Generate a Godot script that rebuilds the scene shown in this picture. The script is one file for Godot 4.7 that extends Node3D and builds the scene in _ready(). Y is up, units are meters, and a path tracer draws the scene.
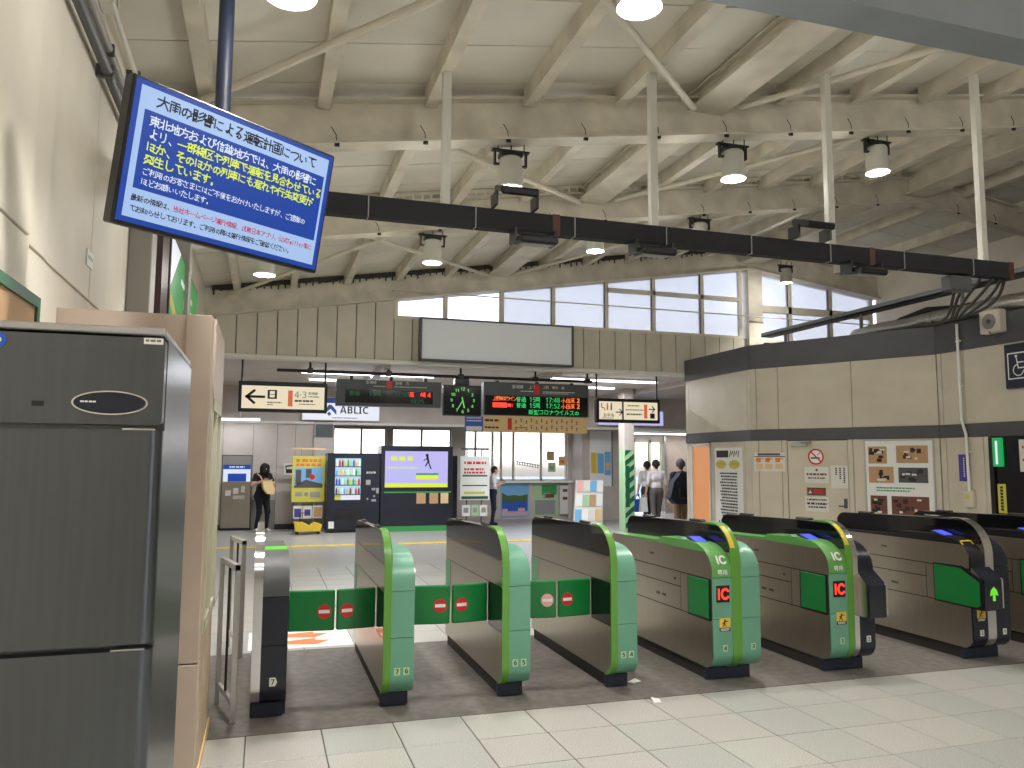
extends Node3D
# A railway station hall: ticket gates, roof on rafters, booth, office and the concourse behind.

const CAM_FOV := 52.13
var M := {}
var xf := Transform3D.IDENTITY
var rng := RandomNumberGenerator.new()

# Stroke shapes of the characters on the signs: strokes parted by spaces, each a row of x,y digits on a 0..9 grid, y down.
const GLYPH := {
	"大": "0393 50543709 537699", "雨": "1181 1319 139398 5158 3545 3747 6575 6777", "の": "52472816235283966869",
	"影": "1040431310 1242 0454 1545471715 2729 1819 3849 9062 9365 9658", "響": "1002 2103 1303 4060634340 4262 7074 709192 9273 1484 3435 6465 0595 2676792926 2878",
	"に": "1118 4282 375888", "よ": "50573827466889 5383", "る": "2070265577593847", "運": "1122 042427 0927 274999 32319192 4383864643 4585 6268 3797",
	"転": "0141 0343460603 0444 2029 0747 5191 4494 643989 7699", "計": "2021 0242 1434 1535 1737391917 4494 7079", "画": "0090 2272772722 2575 5057 03099993",
	"つ": "035282948659", "い": "12163847 7386", "て": "1191 8142556888", "東": "0191 1383861613 1484 5059 4609 5699", "北": "3039 0333 0836 60689896 9364",
	"地": "0343 2127 0836 45929686 7077 53599997", "方": "5052 0292 423609 45858869", "お": "0262 303819073574968859 7192", "び": "0131152859766195 7081 9091",
	"信": "3004 2329 6061 4292 5383 5585 5787895957", "越": "0141 2024 0444 2428 2646 1609 1899 5292 52573866 70748896 9468", "で": "0181 7132445878 6374 8394",
	"は": "1118 4383 717858476799", "、": "1739", "。": "1727291917", "り": "2125 70756849", "一": "0595", "部": "3031 0161 1224 5234 0464 1555581815 7079 7090749677",
	"線": "2002 1232 3205 0545 2529 1608 3647 6051 5191945451 5393 7479 466658 9577 7799", "区": "90000999 7227 3377", "や": "0462939566 4152 2149",
	"列": "0151 2105 1343 4309 2435 6166 909979", "車": "0191 1383861613 1484 5059 0797", "を": "1171 40154457 84363989", "見": "2070752520 2272 2474 353709 65689896",
	"合": "5004 5094 3464 2676792926", "わ": "2029 0232075374967859", "せ": "0494 21283989 707656", "ほ": "1118 4282 4585 727858476899", "か": "03636848 302509 7295",
	"そ": "2070149455475979", "も": "4037598886 1262 1565", "遅": "1122 042427 0927 274999 31919333 3136 4585 4787 6468 5454", "れ": "2029 0232075273687998",
	"行": "3003 3305 1419 5181 4494 747968", "先": "2013 1282 5055 0595 355709 65689896", "変": "5051 0191 4124 6165 2214 7284 4516 267609 3799",
	"更": "0090 1282861612 1484 505709 2699", "が": "03535848 201509 6385 7081 9091", "発": "114105 1223 5195 7162 9183 3565 1787 353709 65689896",
	"生": "2004 1282 5059 1585 0999", "し": "2027498896", "ま": "1181 1484 505839183789", "す": "0292 5055362443545739", "ご": "1262 162979 7081 9091",
	"利": "4111 0353 2029 2407 2446 6166 909979", "用": "111709 11818979 1484 1686 5159", "客": "5051 02019192 4224 337316 4496 3777793937", "さ": "0282 3066 163989",
	"不": "0191 513406 5359 5496", "便": "3004 2329 4191 4383864643 4585 616749 5799", "け": "1118 4393 707659", "た": "0262 3009 5494 475999",
	"理": "0141 0545 0948 2129 5090945450 5292 7079 5696 4999", "解": "2002 204032 1309 13434939 1545 1747 51919484 7154 6557 5696 4898 7579",
	"願": "510109 2242462622 2444 3639 2818 4859 6090 7072 6292976762 6393 6595 7759 8799", "最": "2070732320 2272 0494 1419 4449 1646 1848 0949 558559 5699",
	"新": "2021 0141 1213 3233 0444 0646 2429 2608 2648 9061 616559 6494 8489", "情": "2029 0305 3345 7074 4191 5282 4494 5659 56969989 5797",
	"報": "2029 0242 0444 0747 5059 50909383 549459 5599", "当": "5053 1123 8163 14848919 1686", "社": "2021 034307 2529 2647 5494 7079 4999",
	"ホ": "0292 5059 3417 6487", "ー": "0595", "ム": "401888 6599", "ペ": "063398 7181827271", "ジ": "1122 0425 196793 7081 9091", "ア": "119164 535629",
	"プ": "12827639 8090918180", "リ": "2125 808559", "公": "3005 6095 542888 7699", "式": "0292 1555 3558 0957 60769997 8091",
	"等": "2002 1141 6042 5191 2373 5256 0595 1797 777969 3748", "日": "2080892920 2585", "本": "0292 5059 5208 5298 3777", "知": "2003 1242 0545 222509 2648 6393986863",
	"ら": "3152 232664967949", "際": "0030133517 0009 5042 517134 8162 6295 5474 4696 6669 5748 7798", "確": "0040 2005 1545491915 43429293 6145 5359 7479 5494 5696 5999",
	"認": "2021 0242 1434 1535 1737391917 51919484 7154 4749 56598987 6667 9698", "く": "702479", "だ": "0252 2009 5484 475989 7081 9091", "ど": "2034 73263989 7081 9091",
	"専": "0191 1282851512 1383 5056 0696 757969 2738", "普": "2031 7061 1181 0494 3134 6164 2575792925 2777", "通": "1122 042427 0927 274999 308062 4348 43939888 4595 6368",
	"両": "0090 1219 12929989 5057 34377774", "高": "5051 0191 3262643432 19158589 3767693937", "崎": "2027 03074743 5191 7053 7193 4494 5575785855 949989",
	"上": "5059 5484 0999", "野": "0040440400 0242 2028 0646 0949 509072 6173 5494 9485 747969", "京": "5051 0191 2373762623 565949 3718 6788",
	"ラ": "1181 03937739", "イ": "8005 5359", "ン": "1132 196793", "小": "505949 2407 7497", "田": "1181891911 1585 5159", "原": "901009 6152 3373763633 3474 5659 3628 7698",
	"型": "0151 0454 2105 3135 6164 909484 1787 5659 0999", "コ": "11818818", "ロ": "1181881811", "ナ": "0393 505529", "ウ": "5052 1412928649", "ル": "313509 606895",
	"ス": "11816519 6599", "手": "7011 1383 0696 505949", "洗": "0112 0414 0926 4033 4282 6055 3595 555739 75789896",
	"J": "6168794828", "R": "2920606424 5489", "T": "0181 4149", "w": "1439546984", "i": "4449 4142", "t": "3138 1353", "e": "15756414172969", "r": "3439 355464"}

# ---------------------------------------------------------------- shapes
func S() -> SurfaceTool:
	var st := SurfaceTool.new()
	st.begin(Mesh.PRIMITIVE_TRIANGLES)
	return st

func vert(st: SurfaceTool, p: Vector3, n: Vector3) -> void:
	st.set_normal((xf.basis * n).normalized())
	st.add_vertex(xf * p)

func tri(st: SurfaceTool, a: Vector3, b: Vector3, c: Vector3, n: Vector3) -> void:
	vert(st, a, n)
	if (b - a).cross(c - a).dot(n) > 0.0:
		vert(st, c, n); vert(st, b, n)
	else:
		vert(st, b, n); vert(st, c, n)

func tri3(st: SurfaceTool, a: Vector3, b: Vector3, c: Vector3, na: Vector3, nb: Vector3, nc: Vector3) -> void:
	vert(st, a, na)
	if (b - a).cross(c - a).dot(na + nb + nc) > 0.0:
		vert(st, c, nc); vert(st, b, nb)
	else:
		vert(st, b, nb); vert(st, c, nc)

func quad(st: SurfaceTool, a: Vector3, b: Vector3, c: Vector3, d: Vector3, n: Vector3) -> void:
	tri(st, a, b, c, n); tri(st, a, c, d, n)

func box(st: SurfaceTool, c: Vector3, s: Vector3, b := 0.0) -> void:
	var h := s * 0.5
	for ax in 3:
		var u := (ax + 1) % 3
		var w := (ax + 2) % 3
		for sg in [-1.0, 1.0]:
			var q := []
			for k in [[-1, -1], [1, -1], [1, 1], [-1, 1]]:
				var p := Vector3.ZERO
				p[ax] = sg * h[ax]; p[u] = k[0] * (h[u] - b); p[w] = k[1] * (h[w] - b)
				q.append(c + p)
			var n := Vector3.ZERO
			n[ax] = sg
			quad(st, q[0], q[1], q[2], q[3], n)
		if b > 0.0:
			for su in [-1.0, 1.0]:
				for sw in [-1.0, 1.0]:
					var p1 := Vector3.ZERO
					var p2 := Vector3.ZERO
					p1[u] = su * h[u]; p1[w] = sw * (h[w] - b)
					p2[u] = su * (h[u] - b); p2[w] = sw * h[w]
					var e := Vector3.ZERO
					e[ax] = h[ax] - b
					var n := Vector3.ZERO
					n[u] = su; n[w] = sw
					quad(st, c + p1 - e, c + p1 + e, c + p2 + e, c + p2 - e, n.normalized())
	if b > 0.0:
		for sx in [-1.0, 1.0]:
			for sy in [-1.0, 1.0]:
				for sz in [-1.0, 1.0]:
					var s3 := Vector3(sx, sy, sz)
					var q := []
					for ax in 3:
						var p := (h - Vector3(b, b, b)) * s3
						p[ax] = s3[ax] * h[ax]
						q.append(c + p)
					tri(st, q[0], q[1], q[2], s3.normalized())

func bx(st: SurfaceTool, x0: float, x1: float, y0: float, y1: float, z0: float, z1: float, b := 0.0) -> void:
	box(st, Vector3((x0 + x1) / 2, (y0 + y1) / 2, (z0 + z1) / 2), Vector3(absf(x1 - x0), absf(y1 - y0), absf(z1 - z0)), b)

# eight corners: bottom ring a, top ring b (same order)
func hexa(st: SurfaceTool, a: Array, b: Array) -> void:
	var c := Vector3.ZERO
	for p in a + b:
		c += p
	c /= 8.0
	var faces := [[a[0], a[1], a[2], a[3]], [b[0], b[1], b[2], b[3]]]
	for i in 4:
		var j := (i + 1) % 4
		faces.append([a[i], a[j], b[j], b[i]])
	for f in faces:
		var n: Vector3 = (f[1] - f[0]).cross(f[2] - f[0]).normalized()
		if n.dot((f[0] + f[2]) * 0.5 - c) < 0.0:
			n = -n
		quad(st, f[0], f[1], f[2], f[3], n)

func ax3(axis: String, p: Vector2, t: float) -> Vector3:
	if axis == "x":
		return Vector3(t, p.y, p.x)
	if axis == "y":
		return Vector3(p.x, t, p.y)
	return Vector3(p.x, p.y, t)

func prism(st: SurfaceTool, poly: PackedVector2Array, axis: String, t0: float, t1: float) -> void:
	var n := poly.size()
	var area := 0.0
	for i in n:
		area += poly[i].cross(poly[(i + 1) % n])
	var sg := signf(area)
	var en := []
	for i in n:
		var e := poly[(i + 1) % n] - poly[i]
		en.append(Vector2(e.y, -e.x).normalized() * sg)
	for i in n:
		var j := (i + 1) % n
		var prev: Vector2 = en[(i + n - 1) % n]
		var cur: Vector2 = en[i]
		var nxt: Vector2 = en[j]
		var na: Vector2 = (prev + cur).normalized() if prev.dot(cur) > 0.7 else cur
		var nb: Vector2 = (cur + nxt).normalized() if cur.dot(nxt) > 0.7 else cur
		var A := ax3(axis, poly[i], t0)
		var B := ax3(axis, poly[j], t0)
		var C := ax3(axis, poly[j], t1)
		var D := ax3(axis, poly[i], t1)
		var n3a := ax3(axis, na, 0.0)
		var n3b := ax3(axis, nb, 0.0)
		tri3(st, A, B, C, n3a, n3b, n3b)
		tri3(st, A, C, D, n3a, n3b, n3a)
	var idx := Geometry2D.triangulate_polygon(poly)
	var zn := ax3(axis, Vector2.ZERO, 1.0)
	for t in [t0, t1]:
		var nn := zn * (1.0 if (t == t1) == (t1 > t0) else -1.0)
		for k in range(0, idx.size(), 3):
			tri(st, ax3(axis, poly[idx[k]], t), ax3(axis, poly[idx[k + 1]], t), ax3(axis, poly[idx[k + 2]], t), nn)

func tube(st: SurfaceTool, pts: Array, r: float, n := 10, r1 := -1.0) -> void:
	var rings := []
	var nrm := []
	var m := pts.size()
	var up := Vector3.UP
	for i in m:
		var d: Vector3 = (pts[mini(i + 1, m - 1)] - pts[maxi(i - 1, 0)]).normalized()
		if i == 0 and absf(d.y) > 0.9:
			up = Vector3.RIGHT
		var a := up.cross(d).normalized()
		if a.length() < 0.1:
			a = Vector3.FORWARD.cross(d).normalized()
		var b := d.cross(a)
		up = b
		var rr := r if r1 < 0.0 else lerpf(r, r1, float(i) / (m - 1))
		var ring := []
		var nr := []
		for k in n:
			var t := TAU * k / n
			var v := a * cos(t) + b * sin(t)
			ring.append(pts[i] + v * rr)
			nr.append(v)
		rings.append(ring); nrm.append(nr)
	for i in m - 1:
		for k in n:
			var l := (k + 1) % n
			tri3(st, rings[i][k], rings[i][l], rings[i + 1][l], nrm[i][k], nrm[i][l], nrm[i + 1][l])
			tri3(st, rings[i][k], rings[i + 1][l], rings[i + 1][k], nrm[i][k], nrm[i + 1][l], nrm[i + 1][k])
	for e in [0, m - 1]:
		var d: Vector3 = (pts[1] - pts[0]).normalized() * -1.0 if e == 0 else (pts[m - 1] - pts[m - 2]).normalized()
		for k in range(1, n - 1):
			tri(st, rings[e][0], rings[e][k], rings[e][k + 1], d)

func lathe(st: SurfaceTool, c: Vector3, prof: Array, n := 24) -> void:
	for i in prof.size() - 1:
		var p: Vector2 = prof[i]
		var q: Vector2 = prof[i + 1]
		var e := q - p
		var nn := Vector2(e.y, -e.x).normalized()
		for k in n:
			var t0 := TAU * k / n
			var t1 := TAU * (k + 1) / n
			var d0 := Vector3(cos(t0), 0, sin(t0))
			var d1 := Vector3(cos(t1), 0, sin(t1))
			var up := Vector3.UP
			var n0 := d0 * nn.x + up * nn.y
			var n1 := d1 * nn.x + up * nn.y
			var A := c + d0 * p.x + up * p.y
			var B := c + d1 * p.x + up * p.y
			var C := c + d1 * q.x + up * q.y
			var D := c + d0 * q.x + up * q.y
			if p.x > 0.0:
				tri3(st, A, B, C, n0, n1, n1)
			if q.x > 0.0:
				tri3(st, A, C, D, n0, n1, n0)

func disc(st: SurfaceTool, c: Vector3, r: float, thick := 0.002, n := 24) -> void:
	var p := PackedVector2Array()
	for k in n:
		p.append(Vector2(c.x, c.y) + Vector2.from_angle(TAU * k / n) * r)
	prism(st, p, "z", c.z, c.z + thick)

func arc(c: Vector2, r: Vector2, a0: float, a1: float, n := 8) -> PackedVector2Array:
	var p := PackedVector2Array()
	for k in n + 1:
		var t := deg_to_rad(lerpf(a0, a1, float(k) / n))
		p.append(c + Vector2(cos(t) * r.x, sin(t) * r.y))
	return p

func ellipse(cx: float, cy: float, a: float, b: float) -> PackedVector2Array:
	return arc(Vector2(cx, cy), Vector2(a, b), 0, 352, 44)

func rect(x0: float, x1: float, y0: float, y1: float) -> PackedVector2Array:
	return PackedVector2Array([Vector2(x0, y0), Vector2(x1, y0), Vector2(x1, y1), Vector2(x0, y1)])

func rrect(x0: float, x1: float, y0: float, y1: float, r: float) -> PackedVector2Array:
	var p := PackedVector2Array()
	for q in [[x1 - r, y0 + r, -90], [x1 - r, y1 - r, 0], [x0 + r, y1 - r, 90], [x0 + r, y0 + r, 180]]:
		p.append_array(arc(Vector2(q[0], q[1]), Vector2(r, r), q[2], q[2] + 90, 5))
	return p

# ---------------------------------------------------------------- lettering
func seg(st: SurfaceTool, a: Vector2, b: Vector2, w: float, z := 0.0) -> void:
	var d := (b - a).normalized() * w * 0.5
	var s := Vector2(-d.y, d.x)
	a -= d
	b += d
	quad(st, Vector3(a.x - s.x, a.y - s.y, z), Vector3(b.x - s.x, b.y - s.y, z), Vector3(b.x + s.x, b.y + s.y, z), Vector3(a.x + s.x, a.y + s.y, z), Vector3(0, 0, 1))

func jt(st: SurfaceTool, s: String, x: float, y: float, size: float, w := 0.1, adv := 1.0, z := 0.0) -> float:
	for ch in s:
		if GLYPH.has(ch):
			var latin := ch in "JRTwiter"
			var sx := size * (0.05 if latin else 0.1)
			for stroke in GLYPH[ch].split(" "):
				for k in range(0, stroke.length() - 3, 2):
					var a := Vector2(x + int(stroke[k]) * sx, y - int(stroke[k + 1]) * size * 0.1)
					var b := Vector2(x + int(stroke[k + 2]) * sx, y - int(stroke[k + 3]) * size * 0.1)
					if a != b:
						seg(st, a, b, size * w, z)
			x += size * adv * (0.55 if latin else 1.0)
		else:
			x += size * adv
	return x

# rows of print too small to read
func scrib(st: SurfaceTool, x0: float, x1: float, y: float, h: float, z := 0.0) -> void:
	var x := x0
	while x < x1:
		var w := minf(h * rng.randf_range(0.7, 2.2), x1 - x)
		quad(st, Vector3(x, y, z), Vector3(x + w, y, z), Vector3(x + w, y - h, z), Vector3(x, y - h, z), Vector3(0, 0, 1))
		x += w + h * rng.randf_range(0.2, 0.6)

func flat(st: SurfaceTool, x0: float, x1: float, y0: float, y1: float, z := 0.0) -> void:
	quad(st, Vector3(x0, y0, z), Vector3(x1, y0, z), Vector3(x1, y1, z), Vector3(x0, y1, z), Vector3(0, 0, 1))

func latin(parent: Node3D, nm: String, txt: String, at: Transform3D, h: float, m: Material, bold := true, depth := 0.001) -> MeshInstance3D:
	var f := SystemFont.new()
	f.font_names = PackedStringArray(["Droid Sans"])
	f.font_weight = 700 if bold else 400
	var t := TextMesh.new()
	t.font = f
	t.text = txt
	t.font_size = 64
	t.pixel_size = h / 46.0
	t.depth = depth
	t.curve_step = 2.0
	var o := MeshInstance3D.new()
	o.name = nm
	o.mesh = t
	o.material_override = m
	o.transform = at
	parent.add_child(o, true)
	return o

# ---------------------------------------------------------------- nodes
func part(parent: Node, nm: String, st: SurfaceTool, m: Material, label := "") -> MeshInstance3D:
	var o := MeshInstance3D.new()
	o.name = nm
	o.mesh = st.commit()
	o.material_override = m
	if label:
		o.set_meta("label", label)
	for w in ["print", "lines", "_led", "shapes", "caption", "headline", "teeth", "clip", "strokes", "pictures", "dots", "marks"]:
		if nm.contains(w):
			o.set_meta("kind", "stuff")
	parent.add_child(o, true)
	return o

func share(parent: Node, nm: String, mesh: Mesh, m: Material, at: Vector3) -> MeshInstance3D:
	var o := MeshInstance3D.new()
	o.name = nm
	o.mesh = mesh
	o.material_override = m
	o.position = at
	parent.add_child(o, true)
	return o

func thing(nm: String, label: String, cat: String, at := Vector3.ZERO, turn := 0.0, group := "") -> Node3D:
	var o := Node3D.new()
	o.name = nm
	o.position = at
	o.rotation.y = turn
	o.set_meta("label", label)
	o.set_meta("category", cat)
	if group:
		o.set_meta("group", group)
	add_child(o, true)
	return o

func struct(nm: String) -> Node3D:
	var o := Node3D.new()
	o.name = nm
	o.set_meta("kind", "structure")
	add_child(o, true)
	return o

# ---------------------------------------------------------------- materials
func grain(sd: int, freq: float, lo: float, hi: float, w := 256, h := 256, oct := 4, stretch := 1.0, contrast := 1.0) -> ImageTexture:
	var f := FastNoiseLite.new()
	f.seed = sd
	f.noise_type = FastNoiseLite.TYPE_SIMPLEX_SMOOTH
	f.frequency = freq
	f.fractal_octaves = oct
	var src := f.get_seamless_image(w, h)
	var im := Image.create(w, h, false, Image.FORMAT_RGB8)
	for y in h:
		for x in w:
			var v := src.get_pixel(x, int(y * stretch) % h).r
			v = clampf((v - 0.5) * contrast + 0.5, 0.0, 1.0)
			v = lerpf(lo, hi, v)
			im.set_pixel(x, y, Color(v, v, v))
	return ImageTexture.create_from_image(im)

func mat(nm: String, c: Color, rough: float, metal := 0.0, tex: Texture2D = null, scale := 1.0, rtex: Texture2D = null) -> StandardMaterial3D:
	var m := StandardMaterial3D.new()
	m.resource_name = nm
	m.albedo_color = c
	m.roughness = rough
	m.metallic = metal
	if tex or rtex:
		m.uv1_triplanar = true
		m.uv1_world_triplanar = true
		m.uv1_scale = Vector3(scale, scale, scale)
	if tex:
		m.albedo_texture = tex
	if rtex:
		m.roughness_texture = rtex
	M[nm] = m
	return m

func glow(nm: String, c: Color, e: float) -> StandardMaterial3D:
	var m := mat(nm, c.darkened(0.8), 0.4)
	m.emission_enabled = true
	m.emission = c
	m.emission_energy_multiplier = e
	return m

func glass(nm: String, c: Color, a: float, rough := 0.05) -> StandardMaterial3D:
	var m := mat(nm, Color(c.r, c.g, c.b, a), rough)
	m.transparency = BaseMaterial3D.TRANSPARENCY_ALPHA
	return m

func materials() -> void:
	var t_speck := grain(3, 0.09, 0.72, 1.0, 512, 512, 3, 1.0, 1.6)
	var t_soft := grain(7, 0.012, 0.93, 1.0, 256, 256, 4)
	var t_dirt := grain(11, 0.02, 0.88, 1.0, 256, 256, 5, 1.0, 1.4)
	var t_mat := grain(13, 0.03, 0.82, 1.0, 512, 512, 5, 1.0, 1.4)
	var t_brush := grain(17, 0.06, 0.94, 1.0, 512, 512, 3, 0.04)
	for k in 4:
		mat("tile%d" % k, [Color8(200, 198, 190), Color8(194, 193, 186), Color8(198, 194, 188), Color8(191, 191, 185)][k], 0.34, 0, t_speck, 2.4)
	mat("slab", Color8(194, 192, 186), 0.30, 0, t_speck, 2.4)
	mat("grout", Color8(92, 88, 80), 0.8)
	mat("strip", Color8(116, 110, 104), 0.55, 0, t_mat, 0.6)
	mat("cream", Color8(228, 220, 204), 0.6, 0, t_soft, 0.35)
	mat("frame_cream", Color8(222, 213, 196), 0.6, 0, t_soft, 0.35)
	for k in 3:
		mat("deck%d" % k, [Color8(226, 221, 207), Color8(222, 217, 204), Color8(229, 224, 210)][k], 0.55, 0, t_soft, 0.3)
	mat("joint", Color8(92, 88, 80), 0.8)
	mat("steel", Color8(216, 208, 190), 0.5, 0, t_dirt, 0.4)
	mat("steel_post", Color8(205, 202, 190), 0.45, 0, t_soft, 0.6)
	mat("bluegrey", Color8(140, 146, 150), 0.5, 0, t_soft, 0.5)
	mat("cladding", Color8(206, 199, 182), 0.5, 0, t_soft, 0.5)
	mat("office", Color8(214, 205, 186), 0.45, 0, t_soft, 0.5)
	mat("band", Color8(84, 84, 88), 0.5, 0, t_soft, 0.8)
	mat("annex", Color8(202, 192, 184), 0.5, 0, t_soft, 0.5)
	mat("grey_paint", Color8(150, 146, 140), 0.55, 0, t_soft, 0.5)
	mat("booth", Color8(194, 176, 160), 0.5, 0, t_soft, 0.8)
	mat("booth_panel", Color8(200, 178, 150), 0.5, 0, t_dirt, 0.8)
	mat("sash", Color8(200, 196, 170), 0.4)
	mat("stainless", Color8(176, 168, 155), 0.28, 0.9, t_brush, 1.4)
	mat("stainless_dark", Color8(104, 108, 112), 0.30, 0.92, t_brush, 1.2)
	mat("chrome", Color8(220, 220, 222), 0.16, 1.0)
	mat("alu", Color8(190, 190, 190), 0.35, 0.85)
	mat("black", Color8(22, 22, 24), 0.35)
	mat("black_gloss", Color8(14, 14, 16), 0.12)
	mat("pack", Color8(30, 34, 50), 0.85)
	mat("rail_black", Color8(26, 26, 30), 0.75)
	mat("rubber", Color8(44, 41, 38), 0.7)
	mat("navy", Color8(28, 36, 56), 0.5)
	mat("navy_gloss", Color8(26, 30, 44), 0.25)
	mat("seafoam", Color8(104, 160, 134), 0.35)
	mat("gate_green", Color8(94, 152, 58), 0.32)
	mat("deck_green", Color8(98, 160, 84), 0.35)
	mat("flap", Color8(14, 122, 56), 0.35)
	mat("flap_pale", Color8(88, 150, 108), 0.35)
	mat("white", Color8(236, 236, 232), 0.5)
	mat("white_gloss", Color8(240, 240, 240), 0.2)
	mat("offwhite", Color8(222, 220, 212), 0.5)
	mat("board_white", Color8(226, 230, 236), 0.5)
	mat("closure_shade", Color8(58, 55, 50), 0.8)
	mat("grey", Color8(150, 150, 150), 0.5)
	mat("dgrey", Color8(80, 82, 84), 0.5)
	mat("lamp_body", Color8(186, 184, 172), 0.45)
	mat("red", Color8(206, 38, 40), 0.45)
	mat("pink", Color8(232, 176, 172), 0.45)
	mat("orange", Color8(226, 120, 60), 0.5)
	mat("yellow", Color8(226, 192, 62), 0.45)
	mat("lemon", Color8(206, 200, 84), 0.5)
	mat("ink", Color8(26, 26, 28), 0.6)
	mat("ink_grey", Color8(110, 108, 104), 0.6)
	mat("blue", Color8(40, 90, 190), 0.45)
	mat("purple", Color8(72, 66, 150), 0.45)
	mat("dgreen", Color8(20, 92, 62), 0.45)
	mat("mgreen", Color8(60, 150, 80), 0.45)
	mat("lgreen", Color8(170, 206, 160), 0.45)
	mat("brown", Color8(112, 66, 52), 0.5)
	mat("maroon", Color8(84, 40, 36), 0.5)
	mat("dark_brown", Color8(52, 32, 30), 0.4)
	mat("tan", Color8(222, 192, 140), 0.5)
	mat("kraft", Color8(188, 150, 110), 0.55)
	mat("sky_blue", Color8(120, 180, 224), 0.45)
	mat("skin", Color8(214, 168, 140), 0.55)
	mat("hair", Color8(30, 25, 23), 0.5)
	mat("foil", Color8(196, 194, 188), 0.3, 0.85, t_dirt, 3.0)
	mat("leaf", Color8(74, 104, 60), 0.7)
	mat("bezel", Color8(14, 14, 18), 0.45)
	mat("board_grey", Color8(70, 76, 78), 0.4)
	glass("pane", Color8(235, 240, 245), 0.10, 0.02)
	glass("film", Color8(214, 220, 236), 0.55, 0.35)
	glass("smoke", Color8(18, 18, 20), 0.93, 0.06)
	glass("booth_glass", Color8(40, 46, 44), 0.7, 0.05)
	glow("lamp", Color8(255, 250, 240), 9.0)
	glow("fluor", Color8(250, 250, 255), 5.0)
	glow("scr_blue", Color8(22, 72, 176), 0.75)
	glow("scr_pale", Color8(176, 206, 250), 0.85)
	glow("scr_white", Color8(226, 236, 252), 0.9)
	glow("scr_yellow", Color8(220, 236, 70), 1.0)
	glow("scr_red", Color8(200, 40, 70), 0.8)
	mat("scr_ink", Color8(8, 10, 20), 0.4)
	glow("led_red", Color8(255, 60, 40), 1.6)
	glow("led_orange", Color8(255, 120, 60), 1.3)
	glow("led_green", Color8(40, 220, 110), 1.0)
	glow("led_dim", Color8(30, 120, 70), 0.5)
	glow("clock_lume", Color8(120, 240, 130), 0.7)
	glow("sign_cream", Color8(246, 232, 200), 0.85)
	glow("sign_orange", Color8(232, 112, 66), 0.75)
	glow("sign_white", Color8(236, 238, 250), 0.9)
	glow("sign_lilac", Color8(196, 190, 250), 0.9)
	glow("sign_green", Color8(70, 170, 90), 0.6)
	glow("reader_blue", Color8(80, 90, 250), 1.2)
	glow("arrow_green", Color8(110, 220, 50), 1.0)
	glow("exit_green", Color8(30, 170, 90), 0.8)
	glow("amber_panel", Color8(240, 160, 100), 0.7)
	glow("vend_light", Color8(190, 225, 245), 0.9)
	var cl: StandardMaterial3D = mat("cloth", Color.WHITE, 0.85)
	cl.vertex_color_use_as_albedo = true

# ---------------------------------------------------------------- the hall
const RIDGE := 9.14
const Z_FAR := -13.4
func roof(x: float) -> float:
	return 4.525 + 0.154 * x if x < RIDGE else 5.9325 - 0.125 * (x - RIDGE)

func _ready() -> void:
	rng.seed = 20
	var cam := Camera3D.new()
	cam.name = "camera"
	cam.position = Vector3(0, 1.6, 0)
	cam.rotation_degrees = Vector3(5.6, -17.4, 0.3)
	cam.fov = CAM_FOV
	cam.near = 0.05
	cam.far = 400.0
	cam.current = true
	add_child(cam)
	var env := Environment.new()
	env.background_mode = Environment.BG_SKY
	var sky := Sky.new()
	var sm := ProceduralSkyMaterial.new()
	sm.sky_top_color = Color(0.80, 0.87, 1.0)
	sm.sky_horizon_color = Color(1.0, 0.98, 0.95)
	sm.ground_horizon_color = Color(0.75, 0.73, 0.70)
	sm.ground_bottom_color = Color(0.5, 0.49, 0.47)
	sm.sky_energy_multiplier = 1.7
	sm.ground_energy_multiplier = 1.3
	sky.sky_material = sm
	env.sky = sky
	env.tonemap_mode = Environment.TONE_MAPPER_LINEAR
	env.tonemap_exposure = 1.0
	env.sdfgi_enabled = true
	env.ssao_enabled = true
	env.ssil_enabled = true
	var we := WorldEnvironment.new()
	we.name = "world"
	we.environment = env
	add_child(we)
	materials()
	build_floor()
	build_ceiling()
	build_walls()
	build_far_wall()
	build_office()
	build_annex()
	build_booth()
	build_lamps()
	build_rail()
	build_gates()
	build_monitor()
	build_signs()
	build_concourse()
	build_people()
	build_details()

const LAMP_ENERGY := 5.3
const ADDED_FILL := 0.52
const LAMP_SPOTS := [[0.0, -6.4], [1.98, -6.4], [4.24, -6.4], [5.97, -6.4], [-0.07, -9.1], [1.84, -9.1], [3.96, -9.1], [5.49, -9.1], [9.47, -12.6], [0.04, -3.5], [1.78, -3.5], [4.0, -3.5], [5.8, -3.5], [7.6, -3.5],
	[0.1, -0.6], [1.9, -0.6], [4.0, -0.6], [5.8, -0.6], [7.6, -0.6], [0.1, 2.3], [1.9, 2.3], [4.0, 2.3], [5.8, 2.3], [7.6, 2.3]]  # rows behind the camera are unseen, added to bounce light up to the ceiling

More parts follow.
